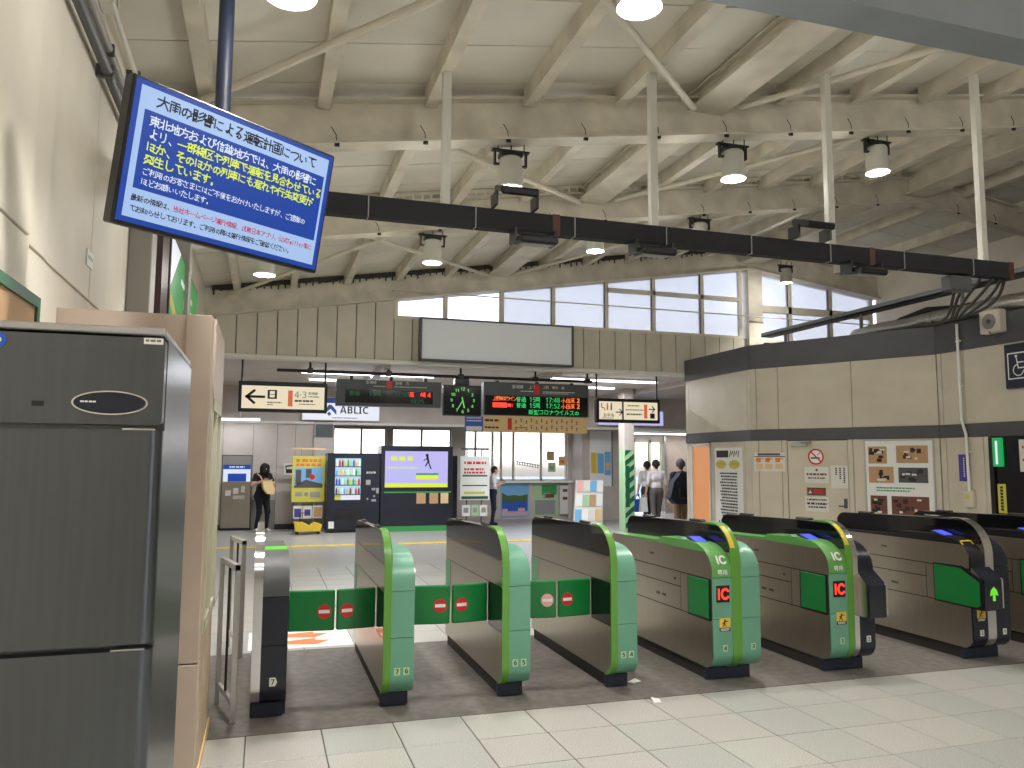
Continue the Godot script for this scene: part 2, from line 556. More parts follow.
func build_lamps() -> void:
	var s_body := S()
	lathe(s_body, Vector3.ZERO, [Vector2(0.0, 0.27), Vector2(0.09, 0.27), Vector2(0.105, 0.25), Vector2(0.105, 0.15), Vector2(0.112, 0.145), Vector2(0.112, 0.0), Vector2(0.10, 0.0), Vector2(0.10, 0.05)], 28)
	var s_rim := S()
	lathe(s_rim, Vector3.ZERO, [Vector2(0.112, 0.012), Vector2(0.118, 0.006), Vector2(0.118, -0.006), Vector2(0.102, -0.006), Vector2(0.102, 0.012)], 28)
	var s_lens := S()
	lathe(s_lens, Vector3.ZERO, [Vector2(0.102, 0.012), Vector2(0.08, 0.0), Vector2(0.0, -0.004)], 28)
	var s_yoke := S()
	bx(s_yoke, -0.17, 0.17, 0.325, 0.34, -0.03, 0.03)
	bx(s_yoke, -0.15, -0.135, 0.2, 0.33, -0.02, 0.02)
	bx(s_yoke, 0.135, 0.15, 0.2, 0.33, -0.02, 0.02)
	bx(s_yoke, -0.15, 0.15, 0.2, 0.215, -0.015, 0.015)
	bx(s_yoke, -0.10, 0.10, 0.27, 0.325, -0.07, 0.07, 0.01)
	for sx in [-0.12, 0.0, 0.12]:
		tube(s_yoke, [Vector3(sx, 0.33, 0.02), Vector3(sx, 0.41, 0.02)], 0.006, 6)
	var meshes := [s_body.commit(), s_rim.commit(), s_lens.commit(), s_yoke.commit()]
	var row := {}
	for k in LAMP_SPOTS.size():
		var p: Array = LAMP_SPOTS[k]
		var top := roof(p[0]) - 0.46
		var at := Vector3(p[0], top - 0.385, p[1])
		var where := ["on the rafter above the gates", "on the rafter beyond the light rail", "beside the end wall windows", "on the rafter before the gates", "added unseen on the middle entrance rafter", "added unseen on the rafter by the entrance"]
		var gi := 0 if p[1] == -6.4 else 1 if p[1] == -9.1 else 2 if p[1] == -12.6 else 3 if p[1] == -3.5 else 4 if p[1] == -0.6 else 5
		row[gi] = row.get(gi, 0) + 1
		var o := thing("high_bay_lamp", "%s lit high bay lamp from the left wall %s" % [["first", "second", "third", "fourth", "fifth"][row[gi] - 1], where[gi]] if gi != 2 else "lit high bay lamp hanging beside the end wall windows", "lamp", at, 0.0, "high bay lamps " + where[gi])
		for i in 4:
			share(o, ["housing", "rim", "lens", "bracket"][i], meshes[i], M[["lamp_body", "white", "lamp", "black"][i]], Vector3.ZERO)
		var l := SpotLight3D.new()
		l.name = "lamp_light"
		l.position = Vector3(0, -0.03, 0)
		l.rotation_degrees = Vector3(-90, 0, 0)
		l.spot_angle = 56.0
		l.spot_angle_attenuation = 0.7
		l.spot_range = 40.0
		l.spot_attenuation = 2.0
		l.light_size = 0.1
		l.light_energy = LAMP_ENERGY
		l.light_color = Color(1.0, 0.99, 0.965)
		l.shadow_enabled = true
		o.add_child(l)
		var sp := OmniLight3D.new()  # extra omni added under each lamp to brighten ceiling and upper walls
		sp.name = "added_fill"
		sp.position = Vector3(0, -0.07, 0)
		sp.omni_range = 40.0
		sp.omni_attenuation = 2.0
		sp.light_size = 0.06
		sp.light_energy = ADDED_FILL
		sp.light_color = Color(1.0, 0.99, 0.965)
		sp.shadow_enabled = true
		o.add_child(sp)

func build_floor() -> void:
	var f := struct("floor")
	var st := S()
	bx(st, -6.0, 16.0, -0.2, -0.006, 8.0, -26.0)
	part(f, "grout_bed", st, M.grout)
	# the plain slab where the tiles are out of view
	st = S()
	var x0 := -0.904
	var tx := 0.427
	var tz := 0.437
	var xa := x0 + 17 * tx
	bx(st, -1.0, 12.3, -0.005, 0.0, -2.81, 7.5)
	bx(st, xa, 12.3, -0.005, 0.0, -2.81, -4.983)
	bx(st, xa, 12.3, -0.005, 0.0, -7.045, -12.28)
	bx(st, -1.0, x0, -0.005, 0.0, -2.81, -4.983)
	bx(st, -1.0, x0, -0.005, 0.0, -7.045, -12.28)
	bx(st, -4.0, 14.0, -0.005, 0.0, -12.285, -24.0)
	part(f, "plain_slab", st, M.slab)
	var t := S()
	box(t, Vector3(tx / 2, -0.006, -tz / 2), Vector3(tx - 0.007, 0.012, tz - 0.007), 0.002)
	var mesh := t.commit()
	for r in 5:
		for c in 17:
			share(f, "tile", mesh, M["tile%d" % rng.randi_range(0, 3)], Vector3(x0 + c * tx, 0, -4.983 + (r + 1) * tz))
	for r in 12:
		for c in 17:
			share(f, "tile", mesh, M["tile%d" % rng.randi_range(0, 3)], Vector3(x0 + c * tx, 0, -7.045 - r * tz))
	st = S()
	bx(st, -1.0, 12.3, -0.005, 0.002, -4.985, -7.04)
	part(f, "grey_strip", st, M.strip, "worn grey strip of flooring under the ticket gates")

func raft(st: SurfaceTool, x0: float, x1: float, z0: float, z1: float, t: float, b: float) -> void:
	hexa(st, [Vector3(x0, roof(x0) - b, z0), Vector3(x1, roof(x1) - b, z0), Vector3(x1, roof(x1) - b, z1), Vector3(x0, roof(x0) - b, z1)],
		[Vector3(x0, roof(x0) - t, z0), Vector3(x1, roof(x1) - t, z0), Vector3(x1, roof(x1) - t, z1), Vector3(x0, roof(x0) - t, z1)])

func build_ceiling() -> void:
	var c := struct("ceiling")
	var st := S()
	raft(st, -1.3, RIDGE, 8.0, -13.9, -0.25, -0.03)
	raft(st, RIDGE, 12.6, 8.0, -13.9, -0.25, -0.03)
	part(c, "roof_deck", st, M.joint)
	# lining boards between purlins
	var zs := []
	var z := -3.615
	while z > -13.4:
		zs.append(z)
		z -= 0.635
	zs.append(-13.4)
	var px := [-1.0, -0.508]
	for k in 12:
		px.append(0.36 + 0.868 * k)
	for i in px.size() - 1:
		if px[i + 1] > RIDGE:
			px[i + 1] = RIDGE
		for j in zs.size() - 1:
			st = S()
			raft(st, px[i] + 0.004, px[i + 1] - 0.004, zs[j] - 0.008, zs[j + 1] + 0.008, -0.03, -0.005 * rng.randf_range(0.0, 1.0))
			part(c, "ceiling_panel", st, M["deck%d" % rng.randi_range(0, 2)])
		if px[i + 1] == RIDGE:
			break
	for i in 4:
		var a := RIDGE + i * 0.79
		for j in range(6, zs.size() - 1):
			st = S()
			raft(st, a + 0.004, a + 0.786, zs[j] - 0.008, zs[j + 1] + 0.008, -0.03, -0.003)
			part(c, "ceiling_panel", st, M["deck%d" % rng.randi_range(0, 2)])
	st = S()
	raft(st, -1.0, RIDGE, 8.0, -3.61, -0.03, 0.0)
	raft(st, RIDGE, 12.4, 8.0, -7.4, -0.03, 0.0)
	part(c, "plain_lining", st, M.deck0)
	# purlins run along the hall
	for k in 11:
		var x := 0.36 + 0.868 * (k - 1)
		if absf(x - 3.83) < 0.2 or x > 8.9:
			continue
		st = S()
		for zr in [[8.0, -0.72], [-0.68, -3.43], [-3.57, -6.24], [-6.40, -9.03], [-9.18, -13.3]]:
			hexa(st, [Vector3(x - 0.05, roof(x) - 0.17, zr[0]), Vector3(x + 0.05, roof(x) - 0.17, zr[0]), Vector3(x + 0.05, roof(x) - 0.17, zr[1]), Vector3(x - 0.05, roof(x) - 0.17, zr[1])],
				[Vector3(x - 0.05, roof(x) - 0.001, zr[0]), Vector3(x + 0.05, roof(x) + 0.004, zr[0]), Vector3(x + 0.05, roof(x) + 0.004, zr[1]), Vector3(x - 0.05, roof(x) - 0.001, zr[1])])
		part(c, "purlin", st, M.steel)
	for x in [10.1, 11.2]:
		st = S()
		bx(st, x - 0.05, x + 0.05, roof(x) - 0.17, roof(x) + 0.005, 8.0, -13.3)
		part(c, "purlin", st, M.steel)
	# rafters: rolled sections across the hall
	for zr in [2.2, -0.7, -3.5, -6.32, -9.1]:
		for side in [[-1.0, RIDGE], [RIDGE, 12.3]]:
			st = S()
			raft(st, side[0], side[1], zr - 0.012, zr + 0.012, 0.10, 0.45)
			raft(st, side[0], side[1], zr - 0.10, zr + 0.10, 0.085, 0.105)
			raft(st, side[0], side[1], zr - 0.10, zr + 0.10, 0.445, 0.465)
			var r := part(c, "rafter", st, M.steel)
			st = S()
			var x: float = side[0] + 0.75
			while x < side[1] - 0.2:
				bx(st, x - 0.02, x + 0.02, roof(x) - 0.49, roof(x) - 0.455, zr + 0.075, zr + 0.095)
				tube(st, [Vector3(x, roof(x) - 0.47, zr + 0.085), Vector3(x - 0.01, roof(x) - 0.40, zr + 0.10), Vector3(x - 0.05, roof(x) - 0.34, zr + 0.10)], 0.004, 5)
				x += 0.72
			part(r, "clip", st, M.black)
	# longitudinal girders
	for g in [[3.70, 4.07, 4.90, 5.09], [8.93, 9.35, 5.56, 5.92]]:
		st = S()
		bx(st, g[0], g[1], g[2], g[2] + 0.025, 8.0, -13.38)
		bx(st, (g[0] + g[1]) / 2 - 0.15, (g[0] + g[1]) / 2 + 0.15, g[3] - 0.02, g[3], 8.0, -13.38)
		bx(st, (g[0] + g[1]) / 2 - 0.10, (g[0] + g[1]) / 2 + 0.10, g[2] + 0.024, g[3] - 0.019, 7.99, -13.37)
		part(c, "girder", st, M.steel)
	# wind braces in the roof plane
	for b in [[3.7, -6.2, 0.9, -3.3], [-0.75, -6.2, 2.0, -3.45], [4.2, -6.2, 6.9, -3.5], [3.7, -9.0, 0.9, -6.4], [4.2, -9.0, 7.0, -6.4], [3.7, -13.2, 0.6, -9.3], [4.2, -13.2, 7.2, -9.3], [-0.7, -13.2, 2.0, -9.3]]:
		st = S()
		tube(st, [Vector3(b[0], roof(b[0]) - 0.22, b[1]), Vector3(b[2], roof(b[2]) - 0.22, b[3])], 0.03, 8)
		part(c, "brace", st, M.steel)
	# the grey tie beam across the hall nearer the entrance
	st = S()
	bx(st, -1.0, 12.3, 4.145, 4.40, -3.38, -3.62)
	part(c, "tie_beam", st, M.bluegrey, "blue grey tie beam across the hall")
	# end rafter on the far wall
	for side in [[-1.0, RIDGE], [RIDGE, 12.3]]:
		st = S()
		hexa(st, [Vector3(side[0], roof(side[0]) - 0.47, -13.32), Vector3(side[1], roof(side[1]) - 0.47, -13.32), Vector3(side[1], roof(side[1]) - 0.47, -13.55), Vector3(side[0], roof(side[0]) - 0.47, -13.55)],
			[Vector3(side[0], roof(side[0]) - 0.02, -13.32), Vector3(side[1], roof(side[1]) - 0.02, -13.32), Vector3(side[1], roof(side[1]) - 0.02, -13.55), Vector3(side[0], roof(side[0]) - 0.02, -13.55)])
		hexa(st, [Vector3(side[0], roof(side[0]) - 0.49, -13.24), Vector3(side[1], roof(side[1]) - 0.49, -13.24), Vector3(side[1], roof(side[1]) - 0.49, -13.55), Vector3(side[0], roof(side[0]) - 0.49, -13.55)],
			[Vector3(side[0], roof(side[0]) - 0.465, -13.24), Vector3(side[1], roof(side[1]) - 0.465, -13.24), Vector3(side[1], roof(side[1]) - 0.465, -13.55), Vector3(side[0], roof(side[0]) - 0.465, -13.55)])
		part(c, "end_rafter", st, M.steel)
	# toothed strips where deck meets rafters; the far dark band is painted shadow
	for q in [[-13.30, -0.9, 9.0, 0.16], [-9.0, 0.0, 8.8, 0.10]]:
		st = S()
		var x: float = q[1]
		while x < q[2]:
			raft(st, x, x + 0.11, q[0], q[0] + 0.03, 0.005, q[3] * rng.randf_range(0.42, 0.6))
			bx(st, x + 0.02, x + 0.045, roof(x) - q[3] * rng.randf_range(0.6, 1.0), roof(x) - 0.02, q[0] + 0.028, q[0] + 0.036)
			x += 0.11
		var cs := part(c, "closure_shade_teeth", st, M.closure_shade if q[0] < -10.0 else M.steel)
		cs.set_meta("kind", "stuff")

func build_walls() -> void:
	var w := struct("wall_left")
	var st := S()
	hexa(st, [Vector3(-1.25, -0.1, 8), Vector3(-1.0, -0.1, 8), Vector3(-1.0, -0.1, -13.4), Vector3(-1.25, -0.1, -13.4)],
		[Vector3(-1.25, 4.6, 8), Vector3(-1.0, 4.6, 8), Vector3(-1.0, 4.6, -13.4), Vector3(-1.25, 4.6, -13.4)])
	part(w, "wall_body", st, M.cream)
	# sheets of lining with joints
	for q in [[-3.0, -3.56, 0.06], [-3.60, -3.98, 0.02], [-3.99, -4.92, 0.012], [-4.93, -5.95, 0.012], [-6.6, -7.8, 0.012]]:
		for yr in [[0.0, 2.49], [2.5, 4.36]]:
			st = S()
			bx(st, -1.001, -1.0 + q[2], yr[0], yr[1], q[0], q[1], 0.004)
			part(w, "wall_sheet", st, M.cream)
	for z in [-6.3, -9.1]:
		st = S()
		bx(st, -1.0, -0.84, 0.0, 4.4, z - 0.12, z + 0.12, 0.006)
		part(w, "column", st, M.grey_paint)
	st = S()
	bx(st, -1.0, -0.9, 0.0, 3.9, -7.25, -7.7)
	part(w, "dark_pilaster", st, M.dark_brown)
	w = struct("wall_right")
	st = S()
	bx(st, 12.3, 12.55, -0.1, 5.9, 8.0, -13.4)
	part(w, "wall_body", st, M.cream)
	w = struct("wall_back")
	st = S()
	bx(st, -1.0, 4.0, -0.1, 6.4, 7.2, 7.45)
	bx(st, 7.5, 12.3, -0.1, 6.4, 7.2, 7.45)
	bx(st, 4.0, 7.5, 2.8, 6.4, 7.2, 7.45)
	part(w, "wall_body", st, M.cream)
	var g := struct("ground")
	st = S()
	bx(st, -60.0, 60.0, -0.5, -0.25, 60.0, -90.0)
	part(g, "paving", st, M.grey)

func build_far_wall() -> void:
	var w := struct("wall_far")
	var st := S()
	# cladding boards
	var x := -1.0
	var k := 0
	var ed := [-1.0, -0.84, -0.51]
	while ed[-1] < 9.0:
		ed.append(ed[-1] + 0.321)
	for i in ed.size() - 1:
		var a: float = ed[i] + 0.008
		var b: float = minf(ed[i + 1], 9.1) - 0.008
		var ta := roof(a) - 0.48
		var tb := roof(b) - 0.48
		if b > 2.1:
			ta = minf(ta, 4.05); tb = minf(tb, 4.05)
		st = S()
		hexa(st, [Vector3(a, 3.31, -13.4), Vector3(b, 3.31, -13.4), Vector3(b, 3.31, -13.44), Vector3(a, 3.31, -13.44)],
			[Vector3(a, ta, -13.4), Vector3(b, tb, -13.4), Vector3(b, tb, -13.44), Vector3(a, ta, -13.44)])
		part(w, "cladding_board", st, M.cladding)
	st = S()
	bx(st, -1.2, 2.1, 3.3, 3.95, -13.44, -13.6)
	hexa(st, [Vector3(-1.0, 3.9, -13.44), Vector3(2.09, 3.9, -13.44), Vector3(2.09, 3.9, -13.6), Vector3(-1.0, 3.9, -13.6)],
		[Vector3(-1.0, 3.91, -13.44), Vector3(2.09, roof(2.09) - 0.3, -13.44), Vector3(2.09, roof(2.09) - 0.3, -13.6), Vector3(-1.0, 3.91, -13.6)])
	bx(st, 2.1, 12.3, 3.3, 4.05, -13.44, -13.6)
	part(w, "wall_core", st, M.joint)
	st = S()
	bx(st, -1.0, 9.1, 3.245, 3.31, -13.36, -13.6, 0.006)
	part(w, "lintel_trim", st, M.offwhite)
	st = S()
	bx(st, 9.1, 9.43, 0.0, roof(9.2) - 0.3, -13.3, -13.6, 0.005)
	part(w, "column", st, M.steel)
	# clerestory
	var mu := [2.09, 2.97, 4.01, 5.0, 6.07, 7.06, 8.12, 8.99]
	for i in mu.size() - 1:
		var wn := struct("window_%d" % (i + 1))
		var a: float = mu[i]
		var b: float = mu[i + 1]
		st = S()
		bx(st, a - 0.035, a + 0.035, 4.05, roof(a) - 0.47, -13.41, -13.5)
		bx(st, b - 0.035, b + 0.035, 4.05, roof(b) - 0.47, -13.42, -13.49)
		bx(st, a, b, 4.05, 4.10, -13.40, -13.5)
		if i >= 4:
			bx(st, a, b, 4.80, 4.88, -13.41, -13.49)
		part(wn, "window_frame", st, M.frame_cream)
		st = S()
		hexa(st, [Vector3(a, 4.1, -13.45), Vector3(b, 4.1, -13.45), Vector3(b, 4.1, -13.455), Vector3(a, 4.1, -13.455)],
			[Vector3(a, roof(a) - 0.47, -13.45), Vector3(b, roof(b) - 0.47, -13.45), Vector3(b, roof(b) - 0.47, -13.455), Vector3(a, roof(a) - 0.47, -13.455)])
		part(wn, "pane", st, M.pane if i < 2 else M.film)
	mu = [9.43, 10.16, 11.16, 12.2]
	for i in 3:
		var wn := struct("window_%d" % (i + 8))
		var a: float = mu[i]
		var b: float = mu[i + 1]
		st = S()
		bx(st, a - 0.04, a + 0.04, 4.0, roof(a) - 0.45, -13.41, -13.5)
		bx(st, b - 0.04, b + 0.04, 4.0, roof(b) - 0.45, -13.42, -13.49)
		bx(st, a, b, 4.62, 4.76, -13.41, -13.49)
		bx(st, a, b, 4.0, 4.06, -13.41, -13.49)
		part(wn, "window_frame", st, M.frame_cream)
		st = S()
		bx(st, a, b, 4.05, roof(b) - 0.4, -13.45, -13.455)
		part(wn, "pane", st, M.film)
	st = S()
	tube(st, [Vector3(2.0, 4.5, -13.2), Vector3(12.2, 4.46, -13.2)], 0.012, 6)
	tube(st, [Vector3(2.0, 4.5, -13.2), Vector3(2.0, 4.5, -13.42)], 0.012, 6)
	var cb := part(self, "tie_rod", st, M.steel)
	cb.set_meta("label", "thin horizontal steel rod strung across the clerestory windows")
	cb.set_meta("category", "rod")
	# blank white board
	var o := thing("blank_board", "large blank white signboard with thin dark frame on the cladding", "signboard", Vector3(3.87, 3.30, -13.12))
	st = S()
	bx(st, -1.37, 1.37, 0.02, 0.72, -0.10, 0.0, 0.004)
	part(o, "panel", st, M.board_white)
	st = S()
	for q in [[-1.41, 1.41, 0.0, 0.03], [-1.41, 1.41, 0.715, 0.745], [-1.41, -1.375, 0.0, 0.745], [1.375, 1.41, 0.0, 0.745]]:
		bx(st, q[0], q[1], q[2], q[3], -0.14, 0.02, 0.004)
	part(o, "frame", st, M.band)
	st = S()
	for sx in [-1.0, 1.0]:
		st = S()
		bx(st, sx - 0.03, sx + 0.03, 0.3, 0.4, -0.28, -0.1)
		part(o, "bracket", st, M.dgrey)

# the office box: three faces A, B, C, each described by a frame whose x runs along the face
func face(p: Vector3, q: Vector3) -> Transform3D:
	var d := (q - p).normalized()
	return Transform3D(Basis(d, Vector3.UP, d.cross(Vector3.UP)), p)

func build_office() -> void:
	var w := struct("wall_office")
	var fa := face(Vector3(7.65, 0, -13.3), Vector3(7.62, 0, -11.15))
	var fb := face(Vector3(7.62, 0, -11.15), Vector3(9.0, 0, -8.7))
	var fc := face(Vector3(9.0, 0, -8.7), Vector3(8.95, 0, -4.0))
	var st := S()
	# core of the box
	prism(st, PackedVector2Array([Vector2(7.69, -13.3), Vector2(7.67, -11.17), Vector2(9.05, -8.72), Vector2(9.0, -4.0), Vector2(12.28, -4.0), Vector2(12.28, -13.3)]), "y", 0.0, 3.5)
	part(w, "core", st, M.joint)
	for q in [[fa, 2.15, "a"], [fb, 2.81, "b"], [fc, 4.7, "c"]]:
		xf = q[0]
		var up := []
		var low := []
		if q[2] == "a":
			up = [0.0, 0.12, 2.06, 2.15]; low = [0.0, 0.10, 0.20, 0.88, 0.97, 1.95, 2.15]
		elif q[2] == "b":
			up = [0.0, 0.10, 0.47, 1.63, 2.81]; low = [0.0, 0.12, 0.51, 0.60, 1.54, 1.62, 1.78, 2.72, 2.81]
		else:
			up = [0.0, 0.08, 0.45, 1.7, 2.9, 4.7]; low = [0.0, 0.1, 0.7, 0.78]
		for i in up.size() - 1:
			st = S()
			bx(st, up[i] + 0.004, up[i + 1] - 0.004, 2.13, 3.13, -0.04, 0.0, 0.003)
			part(w, "wall_panel", st, M.office)
		for i in low.size() - 1:
			if q[2] == "a" and i == 2 or q[2] == "b" and i == 3:
				continue
			st = S()
			bx(st, low[i] + 0.004, low[i + 1] - 0.004, 0.0, 1.95, -0.04, 0.0, 0.003)
			part(w, "wall_panel", st, M.office)
		st = S()
		bx(st, 0.0, q[1], 1.95, 2.13, -0.04, 0.012, 0.003)
		part(w, "dark_band", st, M.band)
		st = S()
		bx(st, 0.0, q[1], 3.13, 3.53, -0.04, 0.015, 0.003)
		part(w, "dark_fascia", st, M.band)
	# glowing amber panel in face A
	xf = fa
	var dn := struct("window_20")
	st = S()
	bx(st, 0.21, 0.24, 0.0, 1.94, -0.04, 0.02); bx(st, 0.84, 0.87, 0.0, 1.94, -0.04, 0.02); bx(st, 0.21, 0.87, 1.88, 1.94, -0.04, 0.02); bx(st, 0.21, 0.87, 0.0, 0.08, -0.04, 0.02)
	part(dn, "window_frame", st, M.offwhite)
	st = S()
	bx(st, 0.24, 0.84, 0.08, 1.88, -0.03, -0.015)
	part(dn, "amber_pane", st, M.amber_panel, "amber lit frosted pane")
	# door in face B
	xf = fb
	dn = struct("door_1")
	st = S()
	bx(st, 0.605, 1.535, 0.01, 1.94, -0.04, -0.01, 0.003)
	part(dn, "door_leaf", st, M.office)
	st = S()
	bx(st, 1.46, 1.51, 0.92, 1.06, -0.01, 0.0)
	tube(st, [Vector3(1.485, 0.95, 0.0), Vector3(1.485, 0.95, 0.05), Vector3(1.40, 0.95, 0.05)], 0.011, 8)
	part(dn, "handle", st, M.dgrey)
	st = S()
	bx(st, 0.68, 0.93, 1.85, 1.91, -0.01, 0.05, 0.006)
	bx(st, 0.80, 1.0, 1.915, 1.93, -0.01, 0.12)
	part(dn, "door_closer", st, M.alu)
	# dark glazed opening in face C
	xf = fc
	dn = struct("window_21")
	st = S()
	bx(st, 0.785, 4.6, 0.0, 1.945, -0.035, -0.02)
	part(dn, "dark_glazing", st, M.black_gloss)
	st = S()
	bx(st, 0.78, 0.84, 0.0, 1.945, -0.03, 0.01); bx(st, 2.3, 2.36, 0.0, 1.945, -0.03, 0.01)
	part(dn, "window_frame", st, M.black)
	xf = Transform3D.IDENTITY

func build_annex() -> void:
	# low concourse behind the lintel
	var c := struct("ceiling_concourse")
	var st := S()
	bx(st, -4.0, 14.0, 3.31, 3.5, -13.6, -19.2)
	part(c, "ceiling_slab", st, M.annex)
	st = S()
	bx(st, -4.0, 14.0, 2.5, 3.31, -19.2, -19.4)
	part(c, "bulkhead", st, M.annex)
	st = S()
	bx(st, -4.0, 14.0, 2.5, 2.7, -19.4, -22.6)
	part(c, "soffit", st, M.annex)
	for x in [-1.2, 2.0, 5.2, 8.4]:
		st = S()
		bx(st, x - 0.06, x + 0.06, 3.20, 3.31, -13.62, -19.2)
		part(c, "ceiling_beam", st, M.annex)
	st = S()
	bx(st, -4.0, 14.0, 2.44, 2.50, -19.12, -19.24)
	part(c, "soffit_trim", st, M.offwhite)
	var w := struct("wall_concourse_left")
	st = S()
	bx(st, -4.2, -4.0, 0.0, 3.5, -13.4, -19.4)
	bx(st, -4.0, -1.2, 0.0, 3.5, -13.4, -13.6)
	part(w, "wall_body", st, M.annex)
	w = struct("wall_concourse")
	st = S()
	bx(st, -4.0, 1.09, 0.0, 2.5, -19.22, -19.4)
	part(w, "wall_body", st, M.joint)
	var ed := [-4.0, -2.6, -1.7, -0.92, -0.26, 0.27, 0.68, 1.09]
	for i in ed.size() - 1:
		if i == 3:
			st = S()
			bx(st, ed[i] + 0.004, ed[i + 1] - 0.004, 1.70, 2.49, -19.18, -19.22)
			part(w, "wall_panel", st, M.annex)
			continue
		if i == 4:
			st = S()
			bx(st, ed[i] + 0.004, ed[i + 1] - 0.004, 0.0, 0.66, -19.18, -19.22)
			part(w, "wall_panel", st, M.grey_paint)
		st = S()
		bx(st, ed[i] + 0.004, ed[i + 1] - 0.004, 0.67 if i == 4 else 0.12, 2.49, -19.18, -19.22)
		part(w, "wall_panel", st, M.annex)
	st = S()
	bx(st, 0.27, 1.09, 0.0, 0.12, -19.12, -19.2)
	part(w, "baseboard", st, M.black)
	st = S()
	bx(st, 1.09, 1.55, 0.0, 2.5, -19.1, -19.5, 0.01)
	part(w, "column", st, M.annex)
	st = S()
	bx(st, 1.13, 1.53, 2.15, 2.44, -19.06, -19.1)
	part(w, "dark_plate", st, M.board_grey)
	# window wall
	w = struct("wall_windows")
	st = S()
	bx(st, 1.5, 8.33, 0.0, 1.04, -21.0, -21.2)
	bx(st, 1.5, 8.33, 2.46, 2.7, -21.0, -21.2)
	bx(st, 1.4, 1.6, 0.0, 2.6, -19.4, -21.2)
	part(w, "wall_body", st, M.annex)
	for q in [[3.07, 3.24], [4.84, 5.24], [8.23, 8.5]]:
		st = S()
		bx(st, q[0], q[1], 0.0, 2.5, -20.9, -21.2)
		part(w, "column", st, M.annex)
	st = S()
	bx(st, 5.2, 8.33, 1.0, 1.05, -20.8, -21.05)
	part(w, "sill", st, M.white)
	var mu := [1.6, 2.43, 3.07, 0.0, 3.24, 4.04, 4.84, 0.0, 5.24, 5.55, 6.04, 6.29, 6.65, 7.47, 8.23]
	var n := 11
	for i in mu.size() - 1:
		if mu[i] == 0.0 or mu[i + 1] == 0.0:
			continue
		var wn := struct("window_%d" % n)
		n += 1
		st = S()
		bx(st, mu[i] - 0.025, mu[i] + 0.025, 1.04, 2.46, -21.02, -21.1)
		bx(st, mu[i + 1] - 0.025, mu[i + 1] + 0.025, 1.04, 2.46, -21.03, -21.09)
		bx(st, mu[i], mu[i + 1], 1.04, 1.09, -21.02, -21.1)
		bx(st, mu[i], mu[i + 1], 2.42, 2.46, -21.02, -21.1)
		part(wn, "window_frame", st, M.sash)
		st = S()
		bx(st, mu[i], mu[i + 1], 1.06, 2.44, -21.06, -21.065)
		part(wn, "pane", st, M.pane)
	# return wall with the glazed poster case and the way out at the right
	w = struct("wall_concourse_right")
	st = S()
	bx(st, 8.5, 9.6, 0.0, 2.5, -20.1, -20.3)
	bx(st, 8.33, 8.5, 0.0, 2.5, -20.1, -21.0)
	part(w, "wall_body", st, M.annex)
	st = S()
	bx(st, 9.6, 10.5, 0.0, 0.1, -22.4, -22.6)
	bx(st, 9.5, 12.3, 2.3, 2.6, -22.4, -22.6)
	bx(st, 13.9, 14.1, 0.0, 3.5, -13.4, -22.6)
	bx(st, 9.43, 14.0, 0.0, 3.5, -13.45, -13.62)
	part(w, "wall_body", st, M.annex)
	st = S()
	bx(st, 12.04, 13.9, 0.0, 2.5, -22.38, -22.6)
	part(w, "beige_panel", st, M.booth)
	st = S()
	bx(st, 12.04, 12.12, 0.0, 2.4, -22.30, -22.38)
	part(w, "steel_edge", st, M.alu)
	mu = [9.6, 10.35, 11.05, 11.6, 12.0]
	for i in 4:
		var wn := struct("window_%d" % (n + i))
		st = S()
		bx(st, mu[i] - 0.04, mu[i] + 0.04, 0.05, 2.3, -22.42, -22.5)
		bx(st, mu[i + 1] - 0.04, mu[i + 1] + 0.04, 0.05, 2.3, -22.43, -22.49)
		bx(st, mu[i], mu[i + 1], 0.05, 0.12, -22.42, -22.5)
		bx(st, mu[i], mu[i + 1], 2.2, 2.3, -22.42, -22.5)
		part(wn, "window_frame", st, M.sash)
		st = S()
		bx(st, mu[i], mu[i + 1], 0.1, 2.22, -22.46, -22.465)
		part(wn, "pane", st, M.pane)
	# fluorescent fittings
	for q in [[0.59, 3.2, -15.35, "long fluorescent batten on the low ceiling behind the left departure board"], [0.8, 3.1, -16.7, "fluorescent batten deeper in the low ceiling left of the clock"],
			[5.19, 7.9, -14.85, "long fluorescent batten on the low ceiling above the toilet sign"], [6.4, 7.6, -16.35, "short fluorescent batten behind the toilet sign"], [-3.4, -0.1, -18.75, "fluorescent tube along the soffit above the ticket machine"], [9.8, 13.4, -21.7, "fluorescent batten under the soffit of the far exit"]]:
		var drop: bool = q[2] < -18.0 and q[2] > -20.0
		var y := 2.5 if q[2] < -18.0 else 3.31
		var o := thing("ceiling_light", q[3], "lamp", Vector3((q[0] + q[1]) / 2, y, q[2]))
		var L: float = q[1] - q[0]
		if drop:
			o.position.y = 3.31
			st = S()
			for hx in [-1.2, 1.2]:
				tube(st, [Vector3(hx, 0.0, 0.0), Vector3(hx, -0.76, 0.0)], 0.012, 6)
			part(o, "drop_rod", st, M.white)
		st = S()
		var dy := -0.76 if drop else 0.0
		bx(st, -L / 2, L / 2, dy - 0.03, dy, -0.08, 0.08)
		part(o, "batten", st, M.white)
		st = S()
		tube(st, [Vector3(-L / 2 + 0.03, dy - 0.05, 0.0), Vector3(L / 2 - 0.03, dy - 0.05, 0.0)], 0.022, 8)
		part(o, "fluorescent_tube", st, M.fluor)
		var l := AreaLight3D.new()
		l.name = "tube_light"
		l.position = Vector3(0, dy - 0.08, 0)
		l.rotation_degrees = Vector3(-90, 0, 0)
		l.area_size = Vector2(L - 0.06, 0.06)
		l.area_range = 40.0
		l.area_attenuation = 2.0
		l.light_energy = 8.5 if y > 3.0 else 1.8 if drop else 4.0
		l.light_color = Color(0.97, 0.98, 1.0)
		l.shadow_enabled = true
		o.add_child(l)

